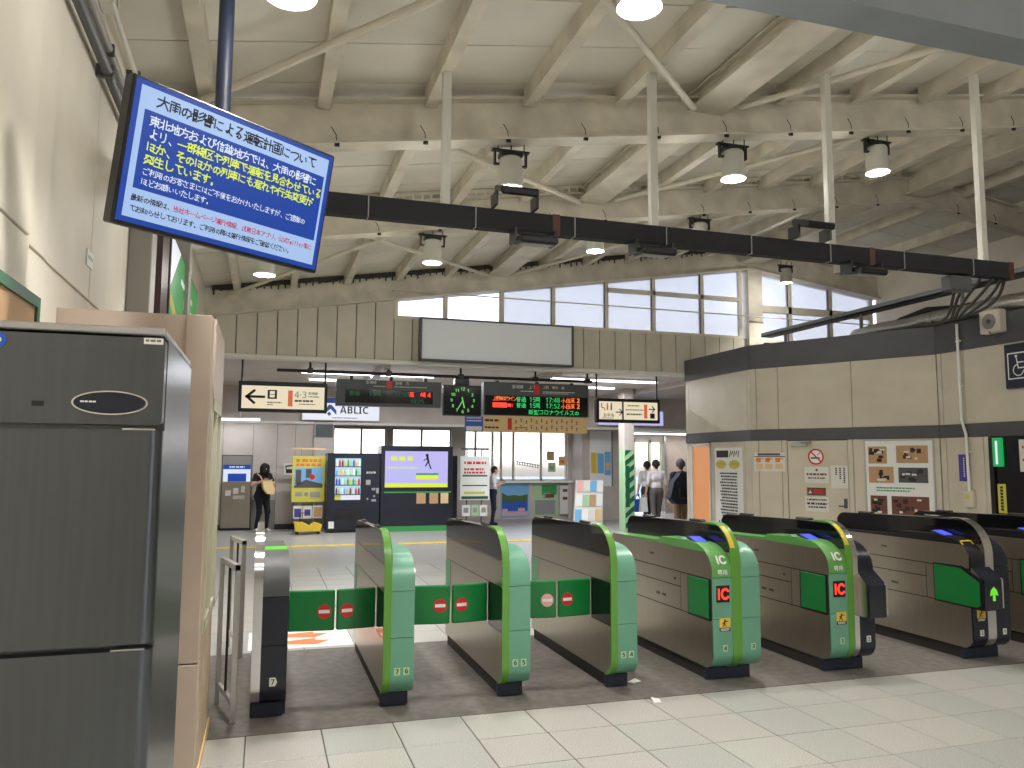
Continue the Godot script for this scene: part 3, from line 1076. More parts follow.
func build_booth() -> void:
	var w := struct("wall_booth")
	var st := S()
	bx(st, -0.995, -0.395, 0.61, 2.33, -4.25, -4.34)
	part(w, "front_panel", st, M.booth)
	st = S()
	bx(st, -0.995, -0.395, 0.0, 0.604, -4.25, -4.34)
	part(w, "front_panel", st, M.booth)
	st = S()
	bx(st, -0.40, -0.275, 0.0, 0.604, -4.22, -4.34, 0.004)
	bx(st, -0.40, -0.275, 0.61, 2.33, -4.22, -4.34, 0.004)
	part(w, "corner_post", st, M.booth)
	st = S()
	bx(st, -0.995, -0.325, 2.30, 2.33, -4.345, -5.155)
	part(w, "roof_board", st, M.booth)
	st = S()
	bx(st, -0.32, -0.262, 1.92, 2.335, -4.345, -5.2, 0.004)
	part(w, "side_fascia", st, M.booth)
	st = S()
	bx(st, -0.31, -0.272, 0.0, 0.72, -4.34, -5.2, 0.003)
	part(w, "side_panel", st, M.booth_panel)
	st = S()
	bx(st, -0.27, -0.262, 0.0, 0.06, -4.34, -5.2)
	part(w, "skirting", st, M.tan)
	st = S()
	bx(st, -0.995, -0.31, 0.0, 2.3, -5.16, -5.2)
	part(w, "rear_panel", st, M.booth)
	var wn := struct("window_30")
	st = S()
	bx(st, -0.315, -0.262, 0.72, 0.78, -4.34, -5.2); bx(st, -0.315, -0.262, 1.86, 1.92, -4.34, -5.2)
	bx(st, -0.315, -0.262, 0.72, 1.92, -4.34, -4.40); bx(st, -0.315, -0.262, 0.72, 1.92, -5.14, -5.2); bx(st, -0.315, -0.262, 0.72, 1.92, -4.75, -4.80)
	part(wn, "window_frame", st, M.sash)
	st = S()
	bx(st, -0.295, -0.29, 0.75, 1.9, -4.38, -5.16)
	part(wn, "pane", st, M.booth_glass)
	# side window of the hall wall, seen as a green framed corner
	wn = struct("window_31")
	st = S()
	bx(st, -0.94, -0.92, 2.225, 2.27, -3.05, -3.70)
	bx(st, -0.94, -0.92, 0.9, 2.225, -3.66, -3.70)
	part(wn, "window_frame", st, M.dgreen)
	st = S()
	bx(st, -0.94, -0.93, 0.9, 2.225, -3.05, -3.66)
	part(wn, "wooden_shutter", st, M.kraft)
	# refrigerator
	var o := thing("upright_refrigerator", "tall stainless steel upright refrigerator in front of the beige booth", "refrigerator", Vector3(-0.61, 0, -2.15))
	st = S()
	bx(st, -0.355, 0.362, 0.10, 1.91, -0.72, -0.045, 0.004)
	part(o, "cabinet", st, M.stainless_dark)
	st = S()
	prism(st, rrect(-0.36, 0.36, 1.685, 1.905, 0.012), "z", -0.045, 0.0)
	var up := part(o, "control_panel", st, M.stainless_dark)
	st = S()
	for q in [[1.150, 1.672], [0.12, 1.135]]:
		st = S()
		var pr := PackedVector2Array([Vector2(-0.36, -0.05), Vector2(-0.36, 0.0), Vector2(0.335, 0.0)])
		pr.append_array(arc(Vector2(0.335, -0.03), Vector2(0.027, 0.03), 90, 0, 6))
		pr.append(Vector2(0.362, -0.05))
		prism(st, pr, "y", q[0], q[1])
		var d := part(o, "door", st, M.stainless_dark)
		st = S()
		bx(st, 0.27, 0.345, q[1] - 0.006, q[1] + 0.004, -0.03, -0.004)
		part(d, "hinge", st, M.chrome)
	st = S()
	bx(st, -0.355, 0.36, 1.912, 1.932, -0.70, 0.0, 0.004)
	part(o, "top_plate", st, M.alu)
	st = S()
	for sx in [-0.3, 0.3]:
		for sz in [-0.1, -0.65]:
			bx(st, sx - 0.03, sx + 0.03, 0.0, 0.1, sz - 0.03, sz + 0.03)
	part(o, "feet", st, M.black)
	st = S()
	prism(st, ellipse(0.241, 1.738, 0.086, 0.030), "z", 0.0, 0.004)
	var ov := part(up, "display_surround", st, M.chrome)
	st = S()
	prism(st, ellipse(0.241, 1.738, 0.081, 0.0265), "z", 0.003, 0.0065)
	part(up, "display", st, M.navy_gloss, "dark blue oval display")
	st = S()
	scrib(st, 0.175, 0.21, 1.742, 0.004, 0.007)
	part(up, "display_print", st, M.offwhite)
	st = S()
	bx(st, 0.31, 0.355, 1.889, 1.905, 0.0, 0.001)
	var pl := part(up, "rating_label", st, M.offwhite)
	st = S()
	scrib(st, 0.314, 0.35, 1.901, 0.006, 0.0015)
	part(up, "label_print", st, M.ink_grey)
	st = S()
	bx(st, 0.07, 0.095, 1.727, 1.739, 0.0, 0.002)
	part(up, "badge", st, M.black)
	st = S()
	prism(st, rrect(-0.08, 0.008, 1.865, 1.903, 0.0185), "z", 0.0, 0.003)
	part(up, "maker_plate", st, M.blue, "blue oval plate")
	st = S()
	prism(st, rrect(-0.06, -0.002, 1.878, 1.890, 0.0055), "z", 0.003, 0.0035)
	part(up, "plate_mark", st, M.white)

func build_rail() -> void:
	var o := thing("light_rail", "long black box rail hung from the roof on white posts", "rail", Vector3(0, 3.33, -5.62))
	var st := S()
	bx(st, -0.98, 6.75, 0.02, 0.175, -0.05, 0.05, 0.006)
	part(o, "box_rail", st, M.rail_black)
	for k in 9:
		st = S()
		bx(st, -0.15 + k * 0.8, -0.142 + k * 0.8, 0.016, 0.179, -0.054, 0.054)
		part(o, "joint_strap", st, M.grey)
	for x in [2.1, 5.1, 6.72]:
		st = S()
		bx(st, x - 0.03, x + 0.03, 0.017, 0.178, -0.053, 0.053)
		part(o, "red_marker", st, M.maroon)
	for k in 4:
		var x := 1.228 + 1.736 * k
		st = S()
		bx(st, x - 0.032, x + 0.032, 0.175, roof(x) - 0.17 - 3.33, -0.032, 0.032, 0.004)
		part(o, "post", st, M.steel_post)
	var i := 0
	for q in [[1.75, 1], [1.9, -1], [2.9, -1], [4.42, 1], [4.95, -1]]:
		var y := 3.33 + (0.177 if q[1] > 0 else 0.018)
		var wh := ["above the rail by the second post", "slung under the rail near the screen", "slung under the rail by the third post", "above the rail at its right half", "slung under the right half of the rail"]
		var f := thing("floodlight", "unlit black floodlight fixed " + wh[i], "floodlight", Vector3(q[0], y, -5.55))
		i += 1
		xf = Transform3D(Basis(Vector3.RIGHT, deg_to_rad(20.0 if q[1] > 0 else 8.0)), Vector3(0, (0.125 if q[1] > 0 else -0.09), 0.06))
		st = S()
		bx(st, -0.15, 0.15, -0.03, 0.03, -0.11, 0.11, 0.015)
		part(f, "housing", st, M.black)
		st = S()
		bx(st, -0.12, 0.12, -0.034, -0.028, -0.08, 0.08)
		part(f, "lens", st, M.grey)
		xf = Transform3D.IDENTITY
		st = S()
		for sx in [-0.16, 0.16]:
			st = S()
			bx(st, sx - 0.01, sx + 0.01, 0.0 if q[1] > 0 else -0.105, 0.105 if q[1] > 0 else 0.0, -0.06, 0.08)
			part(f, "bracket", st, M.black)

# ---------------------------------------------------------------- ticket gates
const ZF := -5.2
const ZB := -6.95
func clip(p: PackedVector2Array, x0: float, x1: float, y0: float, y1: float) -> PackedVector2Array:
	var r := Geometry2D.intersect_polygons(p, rect(x0, x1, y0, y1))
	return r[0] if r.size() else PackedVector2Array()

func prof_tall() -> PackedVector2Array:
	var p := PackedVector2Array([Vector2(ZB, 0.09)])
	p.append_array(arc(Vector2(ZF - 0.12, 0.21), Vector2(0.12, 0.12), -90, 0, 8))
	p.append_array(arc(Vector2(ZF - 0.27, 0.86), Vector2(0.27, 0.272), 0, 82, 12))
	p.append_array(arc(Vector2(ZB + 0.12, 0.98), Vector2(0.12, 0.115), 88, 180, 8))
	return p

func prof_low() -> PackedVector2Array:
	var p := PackedVector2Array([Vector2(ZB, 0.09)])
	p.append_array(arc(Vector2(ZF - 0.12, 0.21), Vector2(0.12, 0.12), -90, 0, 8))
	p.append_array(arc(Vector2(ZF - 0.26, 0.78), Vector2(0.26, 0.205), 0, 80, 12))
	p.append_array([Vector2(ZF - 0.36, 0.995), Vector2(ZF - 0.78, 0.985), Vector2(ZF - 0.82, 0.955), Vector2(ZB + 0.04, 0.93), Vector2(ZB, 0.88)])
	return p

# one lengthwise slab of a gate, its skin cut at the seams
func slab(o: Node3D, nm: String, x0: float, x1: float, p: PackedVector2Array, mats: Array) -> void:
	var ys := [0.0, 0.455, 0.751, 1.3]
	for i in 3:
		var q := clip(p, ZB - 0.1, ZF + 0.1, ys[i] + (0.002 if i else 0.0), ys[i + 1] - 0.002)
		if q.size() > 2:
			var st := S()
			prism(st, q, "x", x0, x1)
			part(o, nm, st, mats[i])

func side(o: Node3D, x: float, s: float, p: PackedVector2Array, top: float, plain := false) -> void:
	# thin stainless skin on a flank: s is -1 for the left flank
	var z1 := ZF - 0.012
	var g := 0.003
	var bk := S()
	prism(bk, clip(p, ZB + 0.004, z1, 0.094, top), "x", x, x + s * 0.0015)
	part(o, "seam_backing", bk, M.rubber)
	var cuts := [[ZB + 0.005, ZF - 0.352, 0.095, 0.737], [ZF - 0.355, z1, 0.095, 0.44], [ZB + 0.005, z1, 0.74, top]] if plain else [[ZB + 0.005, z1, 0.095, 0.44], [ZB + 0.34, ZF - 0.46, 0.445, 0.62], [ZB + 0.34, ZF - 0.46, 0.625, 0.735], [ZB + 0.005, ZB + 0.335, 0.445, 0.735], [ZF - 0.455, ZF - 0.35, 0.445, 0.735], [ZB + 0.005, z1, 0.74, top]]
	for q in cuts:
		var r := clip(p, q[0] + g / 2, q[1] - g / 2, q[2] + g / 2, q[3] - g / 2)
		if r.size() < 3:
			continue
		var st := S()
		prism(st, r, "x", x, x + s * 0.004)
		part(o, "side_sheet", st, M.stainless)

func gate_base(o: Node3D, x0: float, x1: float) -> void:
	var st := S()
	bx(st, x0 + 0.012, x1 - 0.012, 0.0, 0.10, ZB + 0.03, ZF - 0.14)
	part(o, "plinth", st, M.rubber)
	st = S()
	bx(st, x0 - 0.004, x1 - 0.03, 0.0, 0.092, ZF - 0.14, ZF - 0.10, 0.006)
	part(o, "toe_block", st, M.navy)

func strip_edge(o: Node3D, x0: float, x1: float, m: Material, from_z: float) -> void:
	# coloured band that wraps the front edge and the crown of the tall slab
	var pts := PackedVector2Array()
	pts.append_array(arc(Vector2(ZF - 0.12, 0.21), Vector2(0.12, 0.12), -80, 0, 8))
	pts.append_array(arc(Vector2(ZF - 0.27, 0.86), Vector2(0.27, 0.272), 0, 82, 12))
	pts.append(Vector2(from_z, 1.129))
	var outer := PackedVector2Array()
	var inner := PackedVector2Array()
	for i in pts.size():
		var d := (pts[mini(i + 1, pts.size() - 1)] - pts[maxi(i - 1, 0)]).normalized()
		var n := Vector2(d.y, -d.x)
		outer.append(pts[i] + n * 0.004)
		inner.append(pts[i] - n * 0.02)
	inner.reverse()
	outer.append_array(inner)
	var st := S()
	prism(st, outer, "x", x0 - 0.005, x1)
	part(o, "edge_band", st, m)

func hood(o: Node3D, x0: float, x1: float, p: PackedVector2Array, low: float) -> void:
	# smoked glass on both flanks of the crown and a bright top rail
	var q := clip(p, ZB + 0.012, ZF - 0.02, low, 1.118)
	for s in [[x0, -1.0], [x1, 1.0]]:
		var st := S()
		prism(st, q, "x", s[0], s[0] + s[1] * 0.006)
		part(o, "hood_glass", st, M.smoke)
	var st := S()
	bx(st, x0 + 0.005, x1 - 0.005, 1.118, 1.14, ZF - 0.62, ZF - 0.45, 0.008)
	part(o, "sensor_cap", st, M.black)
	st = S()
	bx(st, x0 + 0.005, x1 - 0.005, 1.09, 1.118, ZB + 0.30, ZB + 0.46, 0.006)
	part(o, "sensor_cap", st, M.black)

func flap_pair(o: Node3D, x: float, s: float, faded: bool) -> void:
	# leaf that bars the aisle; s gives the side it swings from
	xf = Transform3D(Basis(Vector3.UP, deg_to_rad(-s * 6.0)), Vector3(x, 0, ZF - 0.375))
	var st := S()
	var a := 0.012 * s
	var b := (0.315 if s > 0.0 else 0.276) * s
	box(st, Vector3((a + b) / 2, 0.592, 0), Vector3(absf(b - a), 0.268, 0.03), 0.008)
	var f := part(o, "flap", st, M.flap)
	st = S()
	disc(st, Vector3(b - s * 0.068, 0.585, 0.015), 0.047, 0.002)
	part(f, "no_entry_disc", st, M.pink if faded else M.red)
	st = S()
	bx(st, b - s * 0.068 - 0.036, b - s * 0.068 + 0.036, 0.574, 0.596, 0.016, 0.0185)
	part(f, "white_bar", st, M.white)
	xf = Transform3D.IDENTITY

func plate(o: Node3D, txt: String, x: float, y: float, z: float, m: Material, pm: Material, h := 0.03) -> void:
	var st := S()
	bx(st, x - 0.02, x + 0.02, y - 0.024, y + 0.024, z, z + 0.0015)
	var p := part(o, "number_plate", st, pm)
	latin(p, "number", txt, Transform3D(Basis.IDENTITY, Vector3(x, y, z + 0.002)), h, m)

func build_gates() -> void:
	var pt := prof_tall()
	var pl := prof_low()
	var where := {"76": "green ticket gate numbered 7 and 6 with a barred aisle on either side", "65": "green ticket gate numbered 6 and 5 with red no entry discs on its flaps", "54": "green ticket gate numbered 5 and 4 with one faded disc flap beside it"}
	# three slim green gates
	for g in [["76", 0.775], ["65", 1.575], ["54", 2.378]]:
		var x: float = g[1]
		var o := thing("ticket_gate", where[g[0]], "ticket gate", Vector3.ZERO, 0.0, "ticket gates in a row across the hall")
		slab(o, "tall_slab", x, x + 0.042, pt, [M.stainless, M.stainless, M.stainless])
		strip_edge(o, x, x + 0.044, M.gate_green, ZF - 0.34)
		side(o, x, -1.0, pt, 0.915, true)
		hood(o, x, x + 0.042, pt, 0.925)
		slab(o, "front_cover", x + 0.044, x + 0.195, pl, [M.seafoam, M.seafoam, M.seafoam])
		side(o, x + 0.195, 1.0, pl, 0.95)
		gate_base(o, x, x + 0.195)
		var st := S()
		bx(st, x - 0.006, x + 0.03, 0.445, 0.735, ZF - 0.355, ZF - 0.012)
		part(o, "flap_recess", st, M.black_gloss)
		st = S()
		bx(st, x - 0.006, x, 0.43, 0.728, ZB + 0.004, ZB + 0.19)
		part(o, "rear_flap", st, M.flap_pale)
		flap_pair(o, x, -1.0, false)
		if g[0] != "54":
			flap_pair(o, x + 0.195, 1.0, g[0] == "65")
		plate(o, g[0][0], x + 0.088, 0.243, ZF, M.navy, M.lgreen)
		plate(o, g[0][1], x + 0.148, 0.243, ZF, M.navy, M.lgreen)
	# two wide gates with a card reader
	for g in [["4", "3", 3.195], ["3", "2", 4.212]]:
		var x: float = g[2]
		var two: bool = g[1] == "3"
		var o := thing("ticket_gate", "wide green card-only ticket gate numbered 4 and 3 with red letters on its front" if two else "green card-only ticket gate joined to a black box on its far flank", "ticket gate", Vector3.ZERO, 0.0, "ticket gates in a row across the hall")
		slab(o, "front_cover", x, x + 0.162, pl, [M.seafoam, M.seafoam, M.deck_green])
		side(o, x, -1.0, pl, 0.93)
		slab(o, "tall_slab", x + 0.164, x + 0.238, pt, [M.stainless, M.stainless, M.stainless])
		strip_edge(o, x + 0.166, x + (0.240 if two else 0.215), M.gate_green, ZF - 0.36)
		hood(o, x + 0.164, x + 0.238, pt, 0.93)
		var st := S()
		if two:
			slab(o, "front_cover", x + 0.240, x + 0.40, pl, [M.seafoam, M.seafoam, M.seafoam])
			side(o, x + 0.40, 1.0, pl, 0.93)
			gate_base(o, x, x + 0.40)
		else:
			strip_edge(o, x + 0.222, x + 0.262, M.chrome, ZF - 0.36)
			slab(o, "front_cover", x + 0.264, x + 0.41, pl, [M.navy_gloss, M.navy_gloss, M.navy_gloss])
			side(o, x + 0.41, 1.0, pl, 0.93)
			gate_base(o, x, x + 0.40)
			ticket_box(o, x + 0.264, x + 0.425, false)
		o.position = Vector3(-0.03, 0, 0.04) if two else Vector3(-0.05, 0, 0.08)
		# parked flap on the near flank
		st = S()
		bx(st, x - 0.006, x, 0.435, 0.742, ZF - 0.345, ZF - 0.03)
		var rc := part(o, "flap_recess", st, M.black)
		st = S()
		bx(st, x - 0.012, x - 0.004, 0.452, 0.730, ZF - 0.33, ZF - 0.04, 0.003)
		part(rc, "parked_flap", st, M.flap)
		# reader, display, stickers
		xf = Transform3D(Basis(Vector3.RIGHT, deg_to_rad(14.0)), Vector3(x + 0.08, 0.985, ZF - 0.31))
		st = S()
		bx(st, -0.065, 0.065, 0.0, 0.012, -0.10, 0.10, 0.004)
		var rd := part(o, "card_reader", st, M.navy_gloss)
		st = S()
		bx(st, -0.045, 0.045, 0.012, 0.016, -0.075, 0.04)
		part(rd, "reader_light", st, M.reader_blue, "glowing blue card reader")
		xf = Transform3D.IDENTITY
		st = S()
		prism(st, PackedVector2Array([Vector2(ZF - 0.58, 0.98), Vector2(ZF - 0.45, 0.98), Vector2(ZF - 0.48, 1.0), Vector2(ZF - 0.55, 1.0)]), "x", x + 0.02, x + 0.14)
		part(o, "reader_ridge", st, M.seafoam)
		st = S()
		bx(st, x + 0.030, x + 0.138, 0.575, 0.695, ZF, ZF + 0.004)
		var dsp := part(o, "display", st, M.black_gloss)
		xf = Transform3D(Basis.IDENTITY, Vector3(x + 0.084, 0.635, ZF + 0.005))
		st = S()
		ic(st, 0.085)
		xf = Transform3D.IDENTITY
		part(dsp, "display_letters", st, M.led_red)
		# letters on the curved top
		st = S()
		xf = Transform3D(Basis(Vector3.RIGHT, deg_to_rad(-32.0)), Vector3(x + 0.088, 0.878, ZF - 0.024))
		ic(st, 0.072)
		xf = Transform3D.IDENTITY
		part(o, "white_letters", st, M.white)
		st = S()
		xf = Transform3D(Basis(Vector3.RIGHT, deg_to_rad(-6.0)), Vector3(x, 0, ZF + 0.085))
		jt(st, "専用", x - x + 0.045, 0.815, 0.042, 0.10, 1.05)
		xf = Transform3D.IDENTITY
		part(o, "white_print", st, M.white)
		sticker(o, x + 0.098, 0.405)
		plate(o, g[0], x + 0.098, 0.245, ZF, M.navy, M.lgreen)
		plate(o, g[1], x + (0.335 if two else 0.345), 0.245, ZF, M.navy if two else M.navy, M.lgreen if two else M.offwhite)
		# yellow strip on the crown
		st = S()
		var cr := arc(Vector2(ZF - 0.27, 0.86), Vector2(0.276, 0.278), 22, 66, 8)
		for i in cr.size() - 1:
			var A := Vector3(x + 0.166, cr[i].y, cr[i].x)
			var B := Vector3(x + 0.204, cr[i].y, cr[i].x)
			var C := Vector3(x + 0.204, cr[i + 1].y, cr[i + 1].x)
			var D := Vector3(x + 0.166, cr[i + 1].y, cr[i + 1].x)
			quad(st, A, B, C, D, Vector3(0, cr[i].y - 0.86, cr[i].x - ZF + 0.27).normalized())
		part(o, "crown_sticker", st, M.yellow)
		st = S()
		bx(st, x - 0.007, x - 0.003, 0.825, 0.84, ZF - 0.97, ZF - 0.90)
		bx(st, x - 0.007, x - 0.003, 0.665, 0.685, ZF - 0.56, ZF - 0.53)
		bx(st, x - 0.007, x - 0.003, 0.51, 0.53, ZF - 0.86, ZF - 0.80)
		bx(st, x - 0.007, x - 0.003, 0.51, 0.53, ZF - 0.76, ZF - 0.70)
		part(o, "lock", st, M.dgrey)
	# black gates of the wide aisle
	for g in [5.64, 6.62]:
		var first: bool = g < 6.0
		var o := thing("ticket_gate", "black and steel ticket gate with a lit green arrow on its box" if first else "black fronted ticket gate nearest the office wall", "ticket gate", Vector3.ZERO, 0.0, "ticket gates in a row across the hall")
		slab(o, "front_cover", g, g + 0.150, pl, [M.navy_gloss, M.navy_gloss, M.black])
		side(o, g, -1.0, pl, 0.93)
		slab(o, "tall_slab", g + 0.152, g + 0.235, pt, [M.white_gloss, M.stainless, M.stainless])
		strip_edge(o, g + 0.154, g + 0.237, M.chrome, ZF - 0.36)
		hood(o, g + 0.152, g + 0.235, pt, 0.93)
		slab(o, "front_cover", g + 0.239, g + 0.395, pl, [M.navy_gloss, M.navy_gloss, M.navy_gloss])
		side(o, g + 0.395, 1.0, pl, 0.93)
		gate_base(o, g, g + 0.39)
		ticket_box(o, g, g + 0.19, first)
		o.position = Vector3(-0.10, 0, 0.09)
		var st := S()
		prism(st, PackedVector2Array([Vector2(ZF - 0.375, 0.43), Vector2(ZF + 0.115, 0.425), Vector2(ZF + 0.115, 0.665), Vector2(ZF - 0.08, 0.755), Vector2(ZF - 0.375, 0.752)]), "x", g - 0.007, g)
		var rc := part(o, "flap_recess", st, M.black)
		st = S()
		prism(st, PackedVector2Array([Vector2(ZF - 0.36, 0.445), Vector2(ZF + 0.05, 0.44), Vector2(ZF + 0.085, 0.46), Vector2(ZF + 0.085, 0.64), Vector2(ZF - 0.10, 0.735), Vector2(ZF - 0.36, 0.738)]), "x", g - 0.014, g - 0.005)
		part(rc, "parked_flap", st, M.flap)
		xf = Transform3D(Basis(Vector3.RIGHT, deg_to_rad(14.0)), Vector3(g + 0.075, 0.985, ZF - 0.31))
		st = S()
		bx(st, -0.06, 0.06, 0.0, 0.012, -0.10, 0.10, 0.004)
		var rd := part(o, "card_reader", st, M.navy_gloss)
		st = S()
		bx(st, -0.045, 0.045, 0.012, 0.016, -0.09, 0.03)
		part(rd, "reader_light", st, M.reader_blue)
		xf = Transform3D(Basis(Vector3.RIGHT, deg_to_rad(48.0)), Vector3(g + 0.075, 0.918, ZF - 0.082))
		st = S()
		for q in [[-0.062, 0.062, -0.05, -0.04], [-0.062, 0.062, 0.04, 0.05], [-0.062, -0.052, -0.05, 0.05], [0.052, 0.062, -0.05, 0.05]]:
			bx(st, q[0], q[1], 0.002, 0.008, q[2], q[3])
		part(o, "ticket_slot_frame", st, M.yellow)
		xf = Transform3D.IDENTITY
		sticker(o, g + 0.085, 0.355)
		plate(o, "2" if first else "1", g + 0.085, 0.225, ZF, M.navy, M.offwhite)
		plate(o, "1", g + 0.325, 0.225, ZF, M.navy, M.offwhite)
		st = S()
		bx(st, g - 0.007, g - 0.003, 0.825, 0.84, ZF - 0.97, ZF - 0.90)
		bx(st, g - 0.007, g - 0.003, 0.51, 0.53, ZF - 0.86, ZF - 0.78)
		part(o, "lock", st, M.dgrey)
	# end post of the row by the booth
	var o := thing("ticket_gate", "black end gate numbered 7 beside the steel railing", "ticket gate", Vector3.ZERO, 0.0, "ticket gates in a row across the hall")
	slab(o, "tall_slab", -0.03, 0.018, pt, [M.chrome, M.chrome, M.chrome])
	strip_edge(o, -0.03, 0.02, M.chrome, ZF - 0.36)
	slab(o, "front_cover", 0.02, 0.175, pl, [M.navy_gloss, M.navy_gloss, M.dgrey])
	side(o, 0.175, 1.0, pl, 0.93)
	gate_base(o, -0.03, 0.19)
	flap_pair(o, 0.175, 1.0, false)
	var st := S()
	prism(st, PackedVector2Array([Vector2(0.075, 0.212), Vector2(0.11, 0.212), Vector2(0.122, 0.238), Vector2(0.11, 0.264), Vector2(0.075, 0.264)]), "z", ZF, ZF + 0.002)
	var np := part(o, "number_plate", st, M.offwhite)
	latin(np, "number", "7", Transform3D(Basis.IDENTITY, Vector3(0.095, 0.238, ZF + 0.003)), 0.032, M.navy)
	st = S()
	xf = Transform3D(Basis(Vector3.RIGHT, deg_to_rad(48.0)), Vector3(0.098, 0.915, ZF - 0.08))
	prism(st, PackedVector2Array([Vector2(-0.055, 0.0), Vector2(-0.02, 0.02), Vector2(0.0, 0.004), Vector2(0.02, 0.02), Vector2(0.055, 0.0), Vector2(0.02, -0.02), Vector2(0.0, -0.004), Vector2(-0.02, -0.02)]), "y", 0.002, 0.006)
	part(o, "direction_marks", st, M.sign_cream)
	xf = Transform3D.IDENTITY
	st = S()
	bx(st, 0.025, 0.17, 0.985, 1.0, ZF - 0.60, ZF - 0.42)
	part(o, "status_light", st, M.arrow_green)

# the letters I and C as strokes, h tall, centred
func ic(st: SurfaceTool, h: float) -> void:
	var w := h * 0.2
	seg(st, Vector2(-h * 0.42, -h * 0.38), Vector2(-h * 0.42, h * 0.38), w, 0.001)
	var pr := Vector2.ZERO
	for k in 13:
		var q := Vector2(h * 0.22, 0.0) + Vector2.from_angle(deg_to_rad(42 + k * 23.0)) * Vector2(h * 0.34, h * 0.40)
		if k:
			seg(st, pr, q, w, 0.001 + 0.00002 * k)
		pr = q

func sticker(o: Node3D, x: float, y: float) -> void:
	var st := S()
	bx(st, x - 0.045, x + 0.045, y - 0.012, y + 0.055, ZF, ZF + 0.0015)
	var s := part(o, "warning_sticker", st, M.yellow)
	st = S()
	bx(st, x - 0.045, x + 0.045, y - 0.038, y - 0.013, ZF, ZF + 0.0015)
	part(s, "sticker_base", st, M.black)
	st = S()
	xf = Transform3D(Basis.IDENTITY, Vector3(x, y + 0.02, ZF + 0.002))
	disc(st, Vector3(0.0, 0.02, 0), 0.007, 0.0005, 10)
	seg(st, Vector2(0.0, 0.012), Vector2(-0.008, -0.006), 0.012)
	seg(st, Vector2(-0.008, -0.006), Vector2(-0.02, -0.024), 0.007)
	seg(st, Vector2(-0.006, -0.006), Vector2(0.008, -0.024), 0.007)
	seg(st, Vector2(0.0, 0.01), Vector2(0.026, 0.012), 0.006)
	seg(st, Vector2(-0.002, 0.008), Vector2(-0.02, 0.0), 0.006)
	xf = Transform3D.IDENTITY
	part(s, "walking_figure", st, M.ink)
	st = S()
	xf = Transform3D(Basis.IDENTITY, Vector3(x, y, ZF + 0.002))
	scrib(st, -0.036, 0.038, -0.018, 0.007)
	scrib(st, -0.036, 0.03, -0.028, 0.005)
	xf = Transform3D.IDENTITY
	part(s, "sticker_print", st, M.white)

func ticket_box(o: Node3D, x0: float, x1: float, lit: bool) -> void:
	var zf := ZF + 0.12
	var st := S()
	prism(st, PackedVector2Array([Vector2(ZF - 0.05, 0.42), Vector2(zf - 0.02, 0.42), Vector2(zf, 0.44), Vector2(zf, 0.665), Vector2(zf - 0.03, 0.69), Vector2(ZF - 0.06, 0.80)]), "x", x0, x1)
	var b := part(o, "ticket_box", st, M.navy_gloss)
	st = S()
	prism(st, PackedVector2Array([Vector2(ZF + 0.005, 0.425), Vector2(zf - 0.03, 0.425), Vector2(zf - 0.03, 0.68), Vector2(ZF + 0.005, 0.75)]), "x", x0 - 0.006, x0)
	part(b, "steel_cheek", st, M.stainless)
	st = S()
	prism(st, PackedVector2Array([Vector2(zf - 0.012, 0.44), Vector2(zf + 0.003, 0.44), Vector2(zf + 0.003, 0.665), Vector2(zf - 0.012, 0.68)]), "x", x1 - 0.012, x1 + 0.004)
	part(b, "steel_edge", st, M.chrome)
	if lit:
		st = S()
		var c := (x0 + x1) / 2
		prism(st, PackedVector2Array([Vector2(c - 0.014, 0.50), Vector2(c + 0.014, 0.50), Vector2(c + 0.012, 0.55), Vector2(c + 0.042, 0.54), Vector2(c + 0.03, 0.585), Vector2(c, 0.612), Vector2(c - 0.03, 0.585), Vector2(c - 0.042, 0.54), Vector2(c - 0.012, 0.55)]), "z", zf, zf + 0.003)
		part(b, "arrow_sign", st, M.arrow_green, "lit green arrow")

